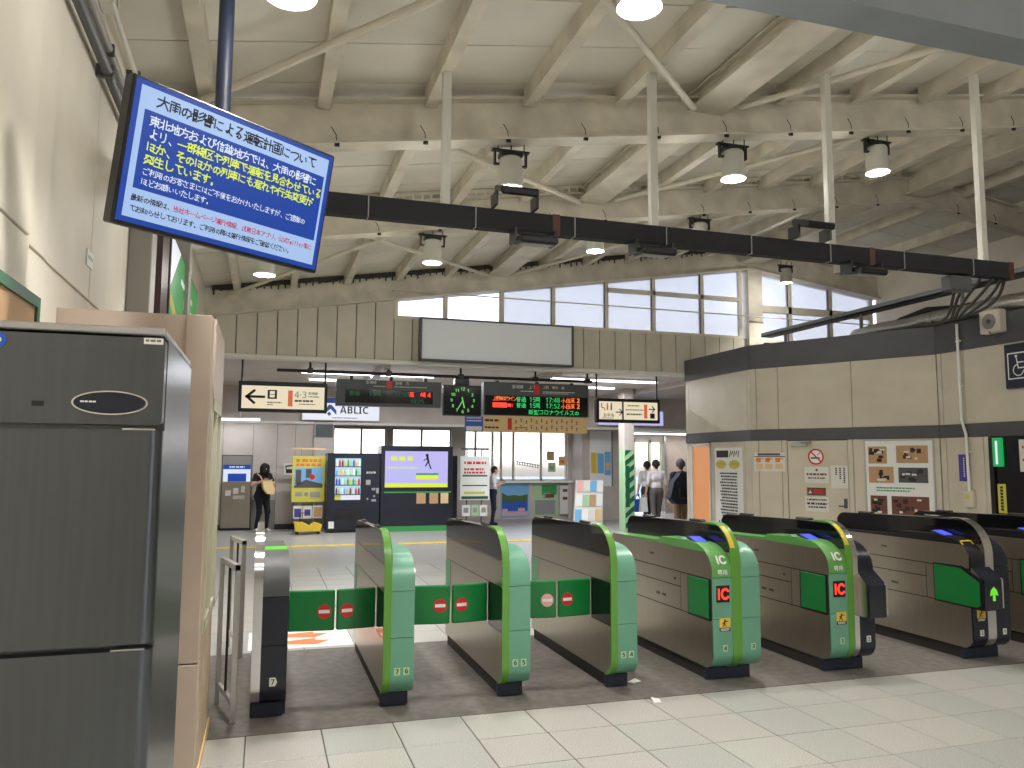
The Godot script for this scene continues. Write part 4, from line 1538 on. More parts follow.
# ---------------------------------------------------------------- screen and signs
func build_monitor() -> void:
	var o := thing("information_screen", "large hanging screen showing a Japanese rain notice on a blue field", "screen", Vector3(-0.163, 2.832, -3.655))
	o.rotation_order = EULER_ORDER_YXZ
	o.rotation_degrees = Vector3(11.4, 37.4, 0.0)
	var st := S()
	bx(st, -0.525, 0.525, -0.299, 0.299, -0.07, 0.0, 0.006)
	part(o, "housing", st, M.bezel)
	st = S()
	flat(st, -0.512, 0.512, -0.284, 0.288, 0.0012)
	var sc := part(o, "display", st, M.scr_blue)
	st = S()
	flat(st, -0.488, 0.488, -0.262, 0.268, 0.0018)
	part(sc, "pale_field", st, M.scr_pale)
	st = S()
	flat(st, -0.462, 0.474, -0.142, 0.178, 0.0024)
	part(sc, "blue_field", st, M.scr_blue)
	st = S()
	jt(st, "大雨の影響による運転計画について", -0.415, 0.250, 0.0525, 0.125, 0.985, 0.003)
	part(sc, "title", st, M.scr_ink)
	st = S()
	jt(st, "東北地方および信越地方では、大雨の影響に", -0.432, 0.160, 0.0425, 0.115, 1.02, 0.003)
	jt(st, "より、", -0.432, 0.108, 0.0425, 0.115, 1.02, 0.003)
	jt(st, "ご利用のお客さまにはご不便をおかけいたしますが、ご理解の", -0.432, -0.052, 0.029, 0.105, 1.03, 0.003)
	jt(st, "ほどお願いいたします。", -0.432, -0.094, 0.029, 0.105, 1.03, 0.003)
	part(sc, "white_lines", st, M.scr_white)
	st = S()
	jt(st, "一部線区や列車で運転を見合わせている", -0.432 + 3 * 0.0434, 0.108, 0.0425, 0.12, 1.02, 0.003)
	jt(st, "ほか、そのほかの列車にも遅れや行先変更が", -0.432, 0.056, 0.0425, 0.12, 1.02, 0.003)
	jt(st, "発生しています。", -0.432, 0.004, 0.0425, 0.12, 1.02, 0.003)
	part(sc, "yellow_lines", st, M.scr_yellow)
	st = S()
	var xe := jt(st, "最新の情報は、", -0.462, -0.168, 0.0258, 0.125, 1.02, 0.003)
	jt(st, "てお知らせしております。ご利用の際は運行情報をご確認ください。", -0.462, -0.212, 0.0258, 0.125, 1.02, 0.003)
	part(sc, "black_lines", st, M.scr_ink)
	st = S()
	jt(st, "当社ホームページ運行情報、JR東日本アプリ、公式Twitter等に", xe, -0.168, 0.0258, 0.125, 1.0, 0.003)
	part(sc, "red_line", st, M.scr_red)
	var l := AreaLight3D.new()
	l.name = "screen_light"
	l.position = Vector3(0, 0, 0.02)
	l.rotation_degrees = Vector3(0, 180, 0)
	l.area_size = Vector2(1.0, 0.55)
	l.area_range = 20.0
	l.light_energy = 0.12
	l.light_color = Color(0.5, 0.66, 1.0)
	l.shadow_enabled = true
	o.add_child(l)
	var p := thing("ceiling_pole", "dark blue painted pole carrying the hanging screen", "pole", Vector3(-0.25, 2.9, -3.9))
	st = S()
	tube(st, [Vector3(0, 0.0, 0), Vector3(0, roof(-0.25) - 0.02 - 2.9, 0)], 0.036, 16)
	part(p, "shaft", st, M.navy)
	st = S()
	box(st, Vector3(0.02, -0.02, 0.05), Vector3(0.16, 0.16, 0.10), 0.01)
	part(p, "mount", st, M.black)

# a frame that puts lettering on a plane facing the hall
func facing(x: float, y: float, z: float) -> Transform3D:
	return Transform3D(Basis.IDENTITY, Vector3(x, y, z))

func hung_box(nm: String, label: String, x0: float, x1: float, y0: float, y1: float, z: float, m: Material, depth := 0.12) -> Node3D:
	var o := thing(nm, label, "sign", Vector3(x0, y0, z))
	var st := S()
	bx(st, 0.0, x1 - x0, 0.0, y1 - y0, -depth, 0.0, 0.006)
	part(o, "case", st, m)
	return o

func build_signs() -> void:
	var z := -13.7
	var st: SurfaceTool
	# way to platforms 4 and 3
	var o := hung_box("direction_sign", "hanging cream sign with a black left arrow and platform numbers 4 and 3", -0.446, 0.989, 2.394, 2.904, z, M.bezel)
	st = S()
	for x in [0.045, 1.40]:
		st = S()
		tube(st, [Vector3(x, 0.5, -0.06), Vector3(x, 0.914, -0.06)], 0.016, 8)
		part(o, "hanger", st, M.black)
	st = S()
	flat(st, 0.05, 1.385, 0.055, 0.435, 0.002)
	var fc := part(o, "lit_face_sign", st, M.sign_cream)
	st = S()
	seg(st, Vector2(0.13, 0.25), Vector2(0.40, 0.25), 0.042, 0.004)
	seg(st, Vector2(0.13, 0.25), Vector2(0.245, 0.35), 0.042, 0.004)
	seg(st, Vector2(0.13, 0.25), Vector2(0.245, 0.15), 0.042, 0.004)
	part(fc, "arrow", st, M.ink)
	st = S()
	bx(st, 0.46, 0.61, 0.22, 0.37, 0.002, 0.005)
	part(fc, "train_icon", st, M.ink)
	st = S()
	for q in [[0.495, 0.575, 0.30, 0.35], [0.495, 0.575, 0.245, 0.29]]:
		flat(st, q[0], q[1], q[2], q[3], 0.006)
	part(fc, "icon_mark", st, M.sign_cream)
	st = S()
	flat(st, 0.79, 0.865, 0.10, 0.37, 0.004)
	part(fc, "orange_bar", st, M.sign_orange)
	latin(fc, "platform_numbers", "4·3", Transform3D(Basis.IDENTITY, Vector3(0.995, 0.30, 0.004)), 0.11, M.mgreen, false)
	st = S()
	jt(st, "高崎線", 1.12, 0.35, 0.05, 0.1, 1.05, 0.004)
	scrib(st, 1.12, 1.30, 0.28, 0.018, 0.004); scrib(st, 0.90, 1.20, 0.215, 0.035, 0.004); scrib(st, 0.97, 1.24, 0.15, 0.016, 0.004)
	scrib(st, 0.46, 0.70, 0.17, 0.02, 0.004); scrib(st, 0.46, 0.55, 0.13, 0.016, 0.004)
	part(fc, "small_print", st, M.ink_grey)
	# toilets and east platform
	o = hung_box("direction_sign", "hanging cream sign with toilet symbols and black right arrows", 5.98, 7.315, 2.34, 2.80, z, M.bezel)
	st = S()
	for x in [0.02, 1.30]:
		st = S()
		tube(st, [Vector3(x, 0.45, -0.06), Vector3(x, 0.968, -0.06)], 0.018, 8)
		part(o, "hanger", st, M.black)
	st = S()
	flat(st, 0.05, 0.525, 0.06, 0.40, 0.002)
	flat(st, 0.56, 1.28, 0.06, 0.40, 0.002)
	fc = part(o, "lit_face_sign", st, M.sign_cream)
	st = S()
	for q in [[0.40, 0.20, 0.13], [1.10, 0.27, 0.12]]:
		seg(st, Vector2(q[0], q[1]), Vector2(q[0] + q[2], q[1]), 0.02, 0.004)
		seg(st, Vector2(q[0] + q[2], q[1]), Vector2(q[0] + q[2] - 0.055, q[1] + 0.055), 0.02, 0.004)
		seg(st, Vector2(q[0] + q[2], q[1]), Vector2(q[0] + q[2] - 0.055, q[1] - 0.055), 0.02, 0.004)
	flat(st, 1.12, 1.22, 0.09, 0.19, 0.004)
	jt(st, "お手洗", 0.14, 0.17, 0.07, 0.1, 1.05, 0.004)
	part(fc, "arrows_and_print", st, M.ink)
	st = S()
	seg(st, Vector2(0.10, 0.36), Vector2(0.10, 0.29), 0.018, 0.004); seg(st, Vector2(0.10, 0.29), Vector2(0.15, 0.27), 0.018, 0.004); seg(st, Vector2(0.15, 0.27), Vector2(0.17, 0.23), 0.014, 0.004)
	scrib(st, 0.64, 0.9, 0.34, 0.022, 0.004); scrib(st, 0.60, 0.98, 0.26, 0.02, 0.004); scrib(st, 0.62, 0.95, 0.18, 0.03, 0.004); scrib(st, 0.10, 0.35, 0.09, 0.012, 0.004)
	part(fc, "small_print", st, M.ink_grey)
	st = S()
	disc(st, Vector3(0.22, 0.355, 0.003), 0.016, 0.001, 12); seg(st, Vector2(0.22, 0.32), Vector2(0.22, 0.25), 0.035, 0.004)
	flat(st, 0.99, 1.06, 0.09, 0.36, 0.004)
	part(fc, "red_marks", st, M.sign_orange)
	st = S()
	disc(st, Vector3(0.30, 0.355, 0.003), 0.016, 0.001, 12); seg(st, Vector2(0.30, 0.32), Vector2(0.30, 0.25), 0.03, 0.004)
	part(fc, "blue_mark", st, M.blue)
	# departure boards
	for b in [[1.14, 2.967, 2.535, 2.99, "grey departure board with dim green and red train times"], [3.76, 5.815, 2.426, 3.035, "grey departure board with bright orange and green train times beside the clock"]]:
		var W: float = b[1] - b[0]
		var H: float = b[3] - b[2]
		var two: bool = b[0] > 3.0
		o = hung_box("departure_board", b[4], b[0], b[1], b[2], b[3], z, M.board_grey, 0.2)
		st = S()
		for fx in [0.14, 0.52, 0.86]:
			st = S()
			bx(st, W * fx - 0.03, W * fx + 0.03, H, 3.075 - b[2], -0.18, -0.12)
			part(o, "hanger", st, M.black)
		st = S()
		flat(st, W * 0.47, W * 0.52, H * (0.7 if not two else 0.66), H * 0.97, 0.002)
		part(o, "red_tag", st, M.red)
		st = S()
		if two:
			jt(st, "高崎線", W * 0.26, H * 0.93, 0.07, 0.09, 1.05, 0.003)
			jt(st, "上り", W * 0.42, H * 0.93, 0.06, 0.09, 1.05, 0.003)
			jt(st, "上野 東京 新", W * 0.55, H * 0.93, 0.06, 0.09, 1.05, 0.003)
			scrib(st, W * 0.34, W * 0.46, H * 0.76, 0.015, 0.003); scrib(st, W * 0.55, W * 0.86, H * 0.76, 0.015, 0.003); scrib(st, W * 0.55, W * 0.8, H * 0.71, 0.012, 0.003)
		else:
			jt(st, "高崎線", W * 0.27, H * 0.97, 0.06, 0.09, 1.05, 0.003)
			jt(st, "高崎 方", W * 0.55, H * 0.97, 0.06, 0.09, 1.05, 0.003)
			scrib(st, W * 0.34, W * 0.46, H * 0.78, 0.012, 0.003); scrib(st, W * 0.54, W * 0.86, H * 0.78, 0.012, 0.003)
		part(o, "header_print", st, M.offwhite)
		st = S()
		flat(st, W * (0.08 if not two else 0.012), W * (0.92 if not two else 0.988), H * (0.12 if not two else 0.02), H * (0.62 if not two else 0.6), 0.002)
		var dp := part(o, "display", st, M.black_gloss)
		if two:
			st = S()
			jt(st, "上野東京ライン", 0.17, 0.345, 0.075, 0.1, 0.86, 0.004)
			jt(st, "小田原", 1.50, 0.345, 0.09, 0.1, 1.05, 0.004)
			jt(st, "小田原", 1.50, 0.235, 0.09, 0.1, 1.05, 0.004)
			part(dp, "orange_led", st, M.led_orange)
			latin(dp, "orange_numbers", "2", Transform3D(Basis.IDENTITY, Vector3(1.84, 0.305, 0.004)), 0.085, M.led_orange)
			latin(dp, "orange_numbers", "2", Transform3D(Basis.IDENTITY, Vector3(1.84, 0.195, 0.004)), 0.085, M.led_orange)
			st = S()
			flat(st, 0.165, 0.44, 0.145, 0.235, 0.003)
			scrib(st, 0.45, 0.55, 0.22, 0.06, 0.003)
			part(dp, "red_led", st, M.led_red)
			st = S()
			for y in [0.345, 0.235]:
				jt(st, "普通", 0.62, y, 0.09, 0.1, 1.05, 0.004)
				jt(st, "両", 0.99, y, 0.09, 0.1, 1.05, 0.004)
			jt(st, "新型コロナウイルスの", 0.86, 0.115, 0.09, 0.1, 1.12, 0.004)
			part(dp, "green_led", st, M.led_green)
			for y in [0.305, 0.195]:
				latin(dp, "green_numbers", "15", Transform3D(Basis.IDENTITY, Vector3(0.93, y, 0.004)), 0.085, M.led_green, false)
				latin(dp, "green_numbers", "17:48" if y > 0.3 else "17:52", Transform3D(Basis.IDENTITY, Vector3(1.33, y, 0.004)), 0.085, M.led_green, false)
		else:
			st = S()
			jt(st, "普通", 0.22, 0.26, 0.085, 0.09, 1.05, 0.004)
			jt(st, "両", 0.68, 0.26, 0.085, 0.09, 1.05, 0.004)
			part(dp, "green_led", st, M.led_dim)
			latin(dp, "green_numbers", "15", Transform3D(Basis.IDENTITY, Vector3(0.61, 0.22, 0.004)), 0.08, M.led_dim, false)
			latin(dp, "green_numbers", "17:59", Transform3D(Basis.IDENTITY, Vector3(1.12, 0.22, 0.004)), 0.08, M.led_dim, false)
			latin(dp, "green_numbers", "18:25", Transform3D(Basis.IDENTITY, Vector3(1.40, 0.10, 0.004)), 0.07, M.led_dim, false)
			st = S()
			jt(st, "高", 1.26, 0.265, 0.09, 0.11, 1.05, 0.004)
			jt(st, "崎", 1.46, 0.265, 0.09, 0.11, 1.05, 0.004)
			part(dp, "red_led", st, M.led_red)
			latin(dp, "red_numbers", "4", Transform3D(Basis.IDENTITY, Vector3(1.61, 0.22, 0.004)), 0.085, M.led_red)
	# line map under the second board
	o = thing("line_map_board", "beige line map board with rows of dots under the departure board", "sign", Vector3(3.76, 2.12, -13.72))
	st = S()
	bx(st, 0.0, 2.04, 0.0, 0.304, -0.03, 0.0, 0.004)
	part(o, "panel", st, M.tan)
	st = S()
	for y in [0.21, 0.09]:
		for k in 13:
			disc(st, Vector3(0.62 + k * 0.10, y, 0.0), 0.015, 0.002, 8)
			scrib(st, 0.60 + k * 0.10, 0.64 + k * 0.10, y + (0.045 if k % 2 else -0.025), 0.018, 0.002)
	scrib(st, 0.03, 0.30, 0.235, 0.04, 0.002); scrib(st, 0.03, 0.30, 0.10, 0.03, 0.002)
	part(o, "dots_and_print", st, M.ink)
	st = S()
	flat(st, 0.46, 0.54, 0.05, 0.26, 0.003); flat(st, 0.64, 0.80, 0.085, 0.10, 0.003)
	part(o, "red_marks", st, M.red)
	o = thing("blue_notice", "small blue notice board hanging beside the line map", "sign", Vector3(3.42, 2.12, -13.72))
	st = S()
	bx(st, 0.0, 0.335, 0.0, 0.278, -0.03, 0.0, 0.004)
	part(o, "panel", st, M.blue)
	st = S()
	scrib(st, 0.03, 0.30, 0.26, 0.02, 0.002); scrib(st, 0.03, 0.30, 0.21, 0.02, 0.002); flat(st, 0.02, 0.31, 0.02, 0.10, 0.002)
	bx(st, 0.29, 0.345, 0.05, 0.09, -0.05, -0.03)
	part(o, "print", st, M.offwhite)
	# clock
	o = hung_box("station_clock", "square dark station clock with green numerals and hands", 3.01, 3.715, 2.404, 2.955, z, M.black, 0.1)
	st = S()
	bx(st, 0.22, 0.48, 0.55, 0.68, -0.18, -0.02, 0.01)
	part(o, "hanger", st, M.black)
	st = S()
	bx(st, 0.02, 0.685, 0.02, 0.53, 0.0, 0.004)
	var dial := part(o, "dial", st, M.black_gloss)
	var cc := Vector2(0.355, 0.275)
	for n in 12:
		var a := deg_to_rad(90.0 - 30.0 * (n + 1))
		var p := cc + Vector2.from_angle(a) * 0.205
		latin(dial, "numeral", str(n + 1), Transform3D(Basis.IDENTITY, Vector3(p.x, p.y, 0.006)), 0.055, M.clock_lume)
	st = S()
	seg(st, cc, cc + Vector2.from_angle(deg_to_rad(90 - 210)) * 0.20, 0.016, 0.009)
	part(dial, "minute_hand", st, M.clock_lume)
	st = S()
	seg(st, cc, cc + Vector2.from_angle(deg_to_rad(90 - 167)) * 0.13, 0.022, 0.008)
	seg(st, cc, cc + Vector2.from_angle(deg_to_rad(90 + 13)) * 0.05, 0.022, 0.008)
	part(dial, "hour_hand", st, M.clock_lume)
	# carrying rail of boards and clock
	o = thing("sign_rail", "black pipe rail carrying the departure boards and the clock", "rail", Vector3(0, 3.12, -13.85))
	st = S()
	tube(st, [Vector3(0.15, 0, 0), Vector3(5.95, 0, 0)], 0.028, 10)
	part(o, "pipe", st, M.black)
	for x in [0.7, 2.05, 3.36, 4.8, 5.85]:
		st = S()
		bx(st, x - 0.05, x + 0.05, -0.035, 0.05, -0.05, 0.05, 0.008)
		tube(st, [Vector3(x, 0.04, 0), Vector3(x, 0.19, 0)], 0.02, 8)
		part(o, "clamp", st, M.black)
	# advertising lightboxes on the bulkhead
	o = thing("advertising_lightbox", "white advertising lightbox with a blue chevron above dark capital letters", "sign", Vector3(0.80, 2.53, -19.08))
	st = S()
	bx(st, 0.0, 1.83, 0.0, 0.56, -0.12, 0.0, 0.006)
	part(o, "case", st, M.offwhite)
	st = S()
	flat(st, 0.02, 1.81, 0.02, 0.42, 0.002)
	fc = part(o, "lit_face_sign", st, M.sign_white)
	st = S()
	flat(st, 0.45, 1.81, 0.42, 0.54, 0.002)
	prism(st, PackedVector2Array([Vector2(0.52, 0.24), Vector2(0.62, 0.38), Vector2(0.68, 0.38), Vector2(0.80, 0.24), Vector2(0.80, 0.14), Vector2(0.66, 0.28), Vector2(0.52, 0.16)]), "z", 0.002, 0.004)
	prism(st, PackedVector2Array([Vector2(0.58, 0.16), Vector2(0.63, 0.22), Vector2(0.68, 0.16), Vector2(0.63, 0.11)]), "z", 0.002, 0.004)
	part(fc, "chevron", st, M.blue)
	latin(fc, "sign_letters", "ABLIC", Transform3D(Basis.IDENTITY, Vector3(1.22, 0.26, 0.004)), 0.17, M.navy)
	st = S()
	scrib(st, 0.70, 1.3, 0.08, 0.02, 0.004)
	part(fc, "small_print", st, M.purple)
	o = thing("advertising_lightbox", "narrow lilac lightbox behind the toilet sign", "sign", Vector3(8.35, 2.55, -19.08))
	st = S()
	bx(st, 0.0, 1.95, 0.0, 0.42, -0.12, 0.0, 0.006)
	part(o, "case", st, M.offwhite)
	st = S()
	flat(st, 0.02, 1.93, 0.02, 0.40, 0.002)
	fc = part(o, "lit_face_sign", st, M.sign_lilac)
	st = S()
	scrib(st, 0.2, 0.5, 0.24, 0.1, 0.004)
	part(fc, "pink_mark", st, M.red)
	# green board high on the left wall
	o = thing("wall_lightbox", "green advertising lightbox high on the left wall", "sign", Vector3(-0.99, 2.86, -7.75), PI / 2)
	st = S()
	bx(st, 0.0, 2.9, 0.0, 0.86, 0.0, 0.10, 0.006)
	part(o, "case", st, M.dark_brown)
	st = S()
	flat(st, 0.03, 2.87, 0.03, 0.83, 0.102)
	fc = part(o, "lit_face_sign", st, M.sign_green)
	st = S()
	prism(st, PackedVector2Array([Vector2(0.03, 0.35), Vector2(0.03, 0.83), Vector2(0.8, 0.83)]), "z", 0.102, 0.104)
	part(fc, "pale_field", st, M.sign_white)
	st = S()
	prism(st, PackedVector2Array([Vector2(0.03, 0.18), Vector2(0.03, 0.30), Vector2(0.9, 0.10), Vector2(0.9, 0.03), Vector2(0.6, 0.03)]), "z", 0.103, 0.105)
	part(fc, "yellow_sweep", st, M.lemon)
	st = S()
	scrib(st, 0.9, 2.2, 0.60, 0.06, 0.106); scrib(st, 1.2, 2.6, 0.45, 0.12, 0.106); scrib(st, 1.0, 2.3, 0.25, 0.05, 0.106)
	part(fc, "print", st, M.white)

# ---------------------------------------------------------------- far concourse
func poster(nm: String, label: String, x0: float, x1: float, y0: float, y1: float, z: float, m: Material, cat := "poster", turn := 0.0) -> Node3D:
	var o := thing(nm, label, cat, Vector3(x0, y0, z), turn)
	var st := S()
	bx(st, 0.0, x1 - x0, 0.0, y1 - y0, -0.012, 0.0)
	part(o, "sheet", st, m)
	return o

func build_concourse() -> void:
	var st: SurfaceTool
	# ticket machine set in the wall
	var o := thing("ticket_machine", "steel ticket machine with a blue screen let into the far wall", "ticket machine", Vector3(-0.905, 0.0, -19.195))
	st = S()
	bx(st, 0.0, 0.63, 0.05, 1.10, -0.02, 0.09, 0.005)
	part(o, "cabinet", st, M.stainless)
	st = S()
	bx(st, 0.0, 0.63, 1.10, 1.68, -0.02, 0.02)
	part(o, "upper_case", st, M.grey_paint)
	st = S()
	bx(st, 0.02, 0.61, 1.08, 1.38, 0.0, 0.045, 0.004)
	var sc := part(o, "screen", st, M.scr_white)
	st = S()
	flat(st, 0.02, 0.61, 1.38, 1.48, 0.05); flat(st, 0.12, 0.52, 1.10, 1.28, 0.047)
	part(o, "blue_display", st, M.scr_blue)
	st = S()
	scrib(st, 0.15, 0.48, 1.45, 0.04, 0.052)
	part(o, "white_print", st, M.white)
	st = S()
	for q in [[0.08, 0.2, 0.78, 0.9], [0.25, 0.36, 0.82, 0.95], [0.42, 0.5, 0.85, 1.0], [0.25, 0.5, 0.70, 0.78]]:
		bx(st, q[0], q[1], q[2], q[3], 0.09, 0.10, 0.003)
	part(o, "slot_panel", st, M.offwhite)
	st = S()
	bx(st, -0.01, 0.64, 0.0, 0.05, -0.02, 0.10)
	part(o, "plinth", st, M.navy)
	# poster stand
	o = thing("poster_stand", "yellow notice poster on a stand with leaflet pockets before the column", "poster stand", Vector3(0.60, 0.0, -18.3))
	st = S()
	bx(st, 0.0, 0.72, 0.66, 1.68, -0.03, 0.0, 0.005)
	var pp := part(o, "poster_board", st, M.lemon)
	st = S()
	scrib(st, 0.08, 0.64, 1.62, 0.07, 0.002); scrib(st, 0.08, 0.64, 1.52, 0.06, 0.002)
	part(pp, "headline", st, M.orange)
	st = S()
	flat(st, 0.05, 0.67, 0.98, 1.42, 0.002)
	part(pp, "picture", st, M.sky_blue)
	st = S()
	prism(st, PackedVector2Array([Vector2(0.05, 0.98), Vector2(0.67, 0.98), Vector2(0.67, 1.06), Vector2(0.30, 1.16), Vector2(0.05, 1.02)]), "z", 0.002, 0.004)
	bx(st, 0.08, 0.20, 1.05, 1.38, 0.002, 0.004)
	bx(st, 0.30, 0.42, 1.2, 1.40, 0.002, 0.004)
	part(pp, "picture_shapes", st, M.dgrey)
	st = S()
	disc(st, Vector3(0.44, 1.22, 0.004), 0.06, 0.001, 16)
	part(pp, "red_spot", st, M.red)
	st = S()
	scrib(st, 0.08, 0.36, 0.88, 0.09, 0.002); flat(st, 0.40, 0.62, 0.76, 0.88, 0.002)
	part(pp, "footer", st, M.grey)
	st = S()
	bx(st, 0.0, 0.72, 1.83, 1.87, -0.04, 0.01)
	part(o, "top_bar", st, M.tan)
	st = S()
	for x in [0.20, 0.5]:
		tube(st, [Vector3(x, 0.03, -0.05), Vector3(x, 1.85, -0.05)], 0.014, 8)
	bx(st, 0.05, 0.67, 0.0, 0.03, -0.3, 0.2)
	part(o, "frame", st, M.alu)
	st = S()
	for q in [[0.05, 0.24], [0.26, 0.45], [0.47, 0.68]]:
		bx(st, q[0], q[1], 0.30, 0.58, -0.02, 0.03)
	var pk := part(o, "leaflet_pocket", st, M.offwhite)
	st = S()
	flat(st, 0.07, 0.22, 0.33, 0.52, 0.032); flat(st, 0.29, 0.42, 0.36, 0.50, 0.032)
	part(pk, "leaflet_cover", st, M.purple)
	st = S()
	flat(st, 0.49, 0.66, 0.33, 0.55, 0.032)
	part(pk, "brown_leaflet", st, M.kraft)
	# small sign on the wall
	o = poster("wall_sign", "small white wall sign with a black pictogram beside the poster stand", 0.44, 0.70, 1.25, 1.52, -19.165, M.offwhite, "sign")
	st = S()
	flat(st, 0.05, 0.22, 0.04, 0.13, 0.002); seg(st, Vector2(0.05, 0.2), Vector2(0.22, 0.22), 0.03, 0.002); seg(st, Vector2(0.05, 0.12), Vector2(0.05, 0.2), 0.02, 0.002)
	part(o, "pictogram", st, M.ink)
	# yellow cart and wet-floor gear
	o = thing("cleaning_cart", "low yellow wheeled cleaning cart at the foot of the poster stand", "cart", Vector3(0.68, 0.0, -17.75))
	st = S()
	prism(st, PackedVector2Array([Vector2(0.0, 0.07), Vector2(0.52, 0.07), Vector2(0.56, 0.20), Vector2(0.40, 0.25), Vector2(0.30, 0.18), Vector2(0.14, 0.26), Vector2(-0.02, 0.26)]), "z", -0.2, 0.12)
	part(o, "tub", st, M.yellow)
	for q in [[0.04, 0.08], [0.48, 0.08], [0.04, -0.16], [0.48, -0.16]]:
		st = S()
		xf = Transform3D(Basis.IDENTITY, Vector3(q[0], 0.035, q[1]))
		disc(st, Vector3(0, 0, -0.015), 0.035, 0.03, 14)
		xf = Transform3D.IDENTITY
		part(o, "wheel", st, M.black)
	st = S()
	tube(st, [Vector3(0.1, 0.2, -0.1), Vector3(0.1, 0.45, -0.1), Vector3(0.3, 0.45, -0.1)], 0.012, 6)
	part(o, "handle", st, M.black)
	# drinks machine
	o = thing("vending_machine", "tall navy drinks vending machine with lit rows of bottles", "vending machine", Vector3(1.34, 0.0, -17.9))
	st = S()
	bx(st, 0.0, 1.16, 0.06, 1.755, -0.8, 0.0, 0.01)
	part(o, "cabinet", st, M.navy_gloss)
	st = S()
	bx(st, 0.02, 1.14, 0.0, 0.06, -0.75, -0.05)
	part(o, "plinth", st, M.black)
	st = S()
	flat(st, 0.17, 0.73, 0.72, 1.64, 0.002)
	var dw := part(o, "display_window", st, M.vend_light)
	var cols := ["sky_blue", "white", "blue", "mgreen", "tan", "yellow", "red", "brown", "lgreen", "white_gloss"]
	for r in 4:
		st = S()
		bx(st, 0.17, 0.73, 0.83 + r * 0.205, 0.85 + r * 0.205, 0.0, 0.025)
		part(dw, "shelf", st, M.dgrey)
		for k in 9:
			st = S()
			lathe(st, Vector3(0.205 + k * 0.061, 0.85 + r * 0.205, 0.022), [Vector2(0.0, 0.0), Vector2(0.022, 0.0), Vector2(0.022, 0.10), Vector2(0.010, 0.125), Vector2(0.010, 0.145), Vector2(0.0, 0.145)], 8)
			part(dw, "bottle", st, M[cols[rng.randi_range(0, 9)]])
	st = S()
	flat(st, 0.17, 0.73, 0.72, 0.82, 0.004)
	part(dw, "lit_strip", st, M.sign_white)
	st = S()
	flat(st, 0.17, 0.30, 0.72, 0.82, 0.006)
	part(dw, "lime_patch", st, M.lemon)
	latin(o, "letters", "acure", Transform3D(Basis.IDENTITY, Vector3(0.96, 1.33, 0.002)), 0.055, M.offwhite)
	st = S()
	for q in [[0.85, 0.95, 1.05, 1.16], [0.98, 1.06, 0.93, 0.98], [1.08, 1.14, 0.86, 0.98], [0.98, 1.08, 0.68, 0.73], [1.02, 1.06, 0.78, 0.82], [0.87, 0.91, 0.72, 0.76]]:
		bx(st, q[0], q[1], q[2], q[3], 0.0, 0.01)
	part(o, "coin_panel", st, M.grey)
	st = S()
	bx(st, 0.15, 0.75, 0.30, 0.48, 0.0, 0.012, 0.004)
	part(o, "delivery_flap", st, M.black)
	st = S()
	flat(st, 0.05, 0.17, 0.10, 0.25, 0.002)
	part(o, "white_label", st, M.white)
	# promotional counter with a big screen
	o = thing("display_kiosk", "wide navy display kiosk with a large lit screen beside the vending machine", "kiosk", Vector3(2.52, 0.0, -17.9))
	st = S()
	bx(st, 0.0, 1.66, 0.10, 1.93, -0.6, 0.0, 0.01)
	part(o, "cabinet", st, M.navy_gloss)
	st = S()
	bx(st, 0.0, 1.66, 0.0, 0.12, -0.58, 0.004)
	bx(st, 0.08, 1.62, 0.865, 0.895, 0.0, 0.01)
	part(o, "green_trim", st, M.mgreen)
	st = S()
	flat(st, 0.09, 1.54, 0.99, 1.81, 0.002)
	sc = part(o, "screen", st, M.sign_lilac)
	st = S()
	flat(st, 0.09, 1.54, 0.99, 1.08, 0.004); scrib(st, 0.22, 0.72, 1.69, 0.09, 0.004); scrib(st, 0.15, 0.85, 1.45, 0.03, 0.004); flat(st, 0.80, 1.32, 1.17, 1.26, 0.004)
	part(sc, "lime_shapes", st, M.scr_yellow)
	st = S()
	scrib(st, 0.32, 0.78, 1.30, 0.03, 0.004); scrib(st, 0.32, 0.78, 1.22, 0.03, 0.004); scrib(st, 0.15, 0.7, 1.77, 0.02, 0.004)
	part(sc, "pink_lines", st, M.scr_pale)
	st = S()
	flat(st, 0.80, 1.32, 1.27, 1.31, 0.004)
	part(sc, "green_bar", st, M.mgreen)
	st = S()
	seg(st, Vector2(1.06, 1.68), Vector2(1.08, 1.58), 0.05, 0.005); seg(st, Vector2(1.08, 1.58), Vector2(1.02, 1.48), 0.03, 0.005); seg(st, Vector2(1.08, 1.58), Vector2(1.14, 1.42), 0.03, 0.005); seg(st, Vector2(1.06, 1.66), Vector2(0.98, 1.60), 0.02, 0.005)
	disc(st, Vector3(1.05, 1.72, 0.004), 0.035, 0.001, 12)
	part(sc, "dark_figure", st, M.scr_ink)
	for q in [[0.82, 1.03], [1.12, 1.32], [1.38, 1.56]]:
		st = S()
		bx(st, q[0], q[1], 0.62, 0.86, 0.0, 0.006)
		part(o, "product_picture", st, M.kraft if q[0] < 1.3 else M.tan)
	# notice stand with roll of leaflets
	o = thing("notice_stand", "white notice board on a stand with red and green lines beside the kiosk", "notice stand", Vector3(4.50, 0.0, -18.5))
	st = S()
	bx(st, 0.0, 0.74, 0.66, 1.71, -0.03, 0.0, 0.005)
	pp = part(o, "notice_board", st, M.white)
	st = S()
	scrib(st, 0.1, 0.65, 1.58, 0.06, 0.002); scrib(st, 0.1, 0.60, 1.42, 0.05, 0.002); scrib(st, 0.1, 0.65, 1.34, 0.05, 0.002)
	part(pp, "red_lines", st, M.red)
	st = S()
	flat(st, 0.06, 0.68, 1.22, 1.26, 0.002); flat(st, 0.06, 0.68, 0.99, 1.02, 0.002); flat(st, 0.04, 0.70, 0.68, 0.75, 0.002)
	part(pp, "green_lines", st, M.dgreen)
	st = S()
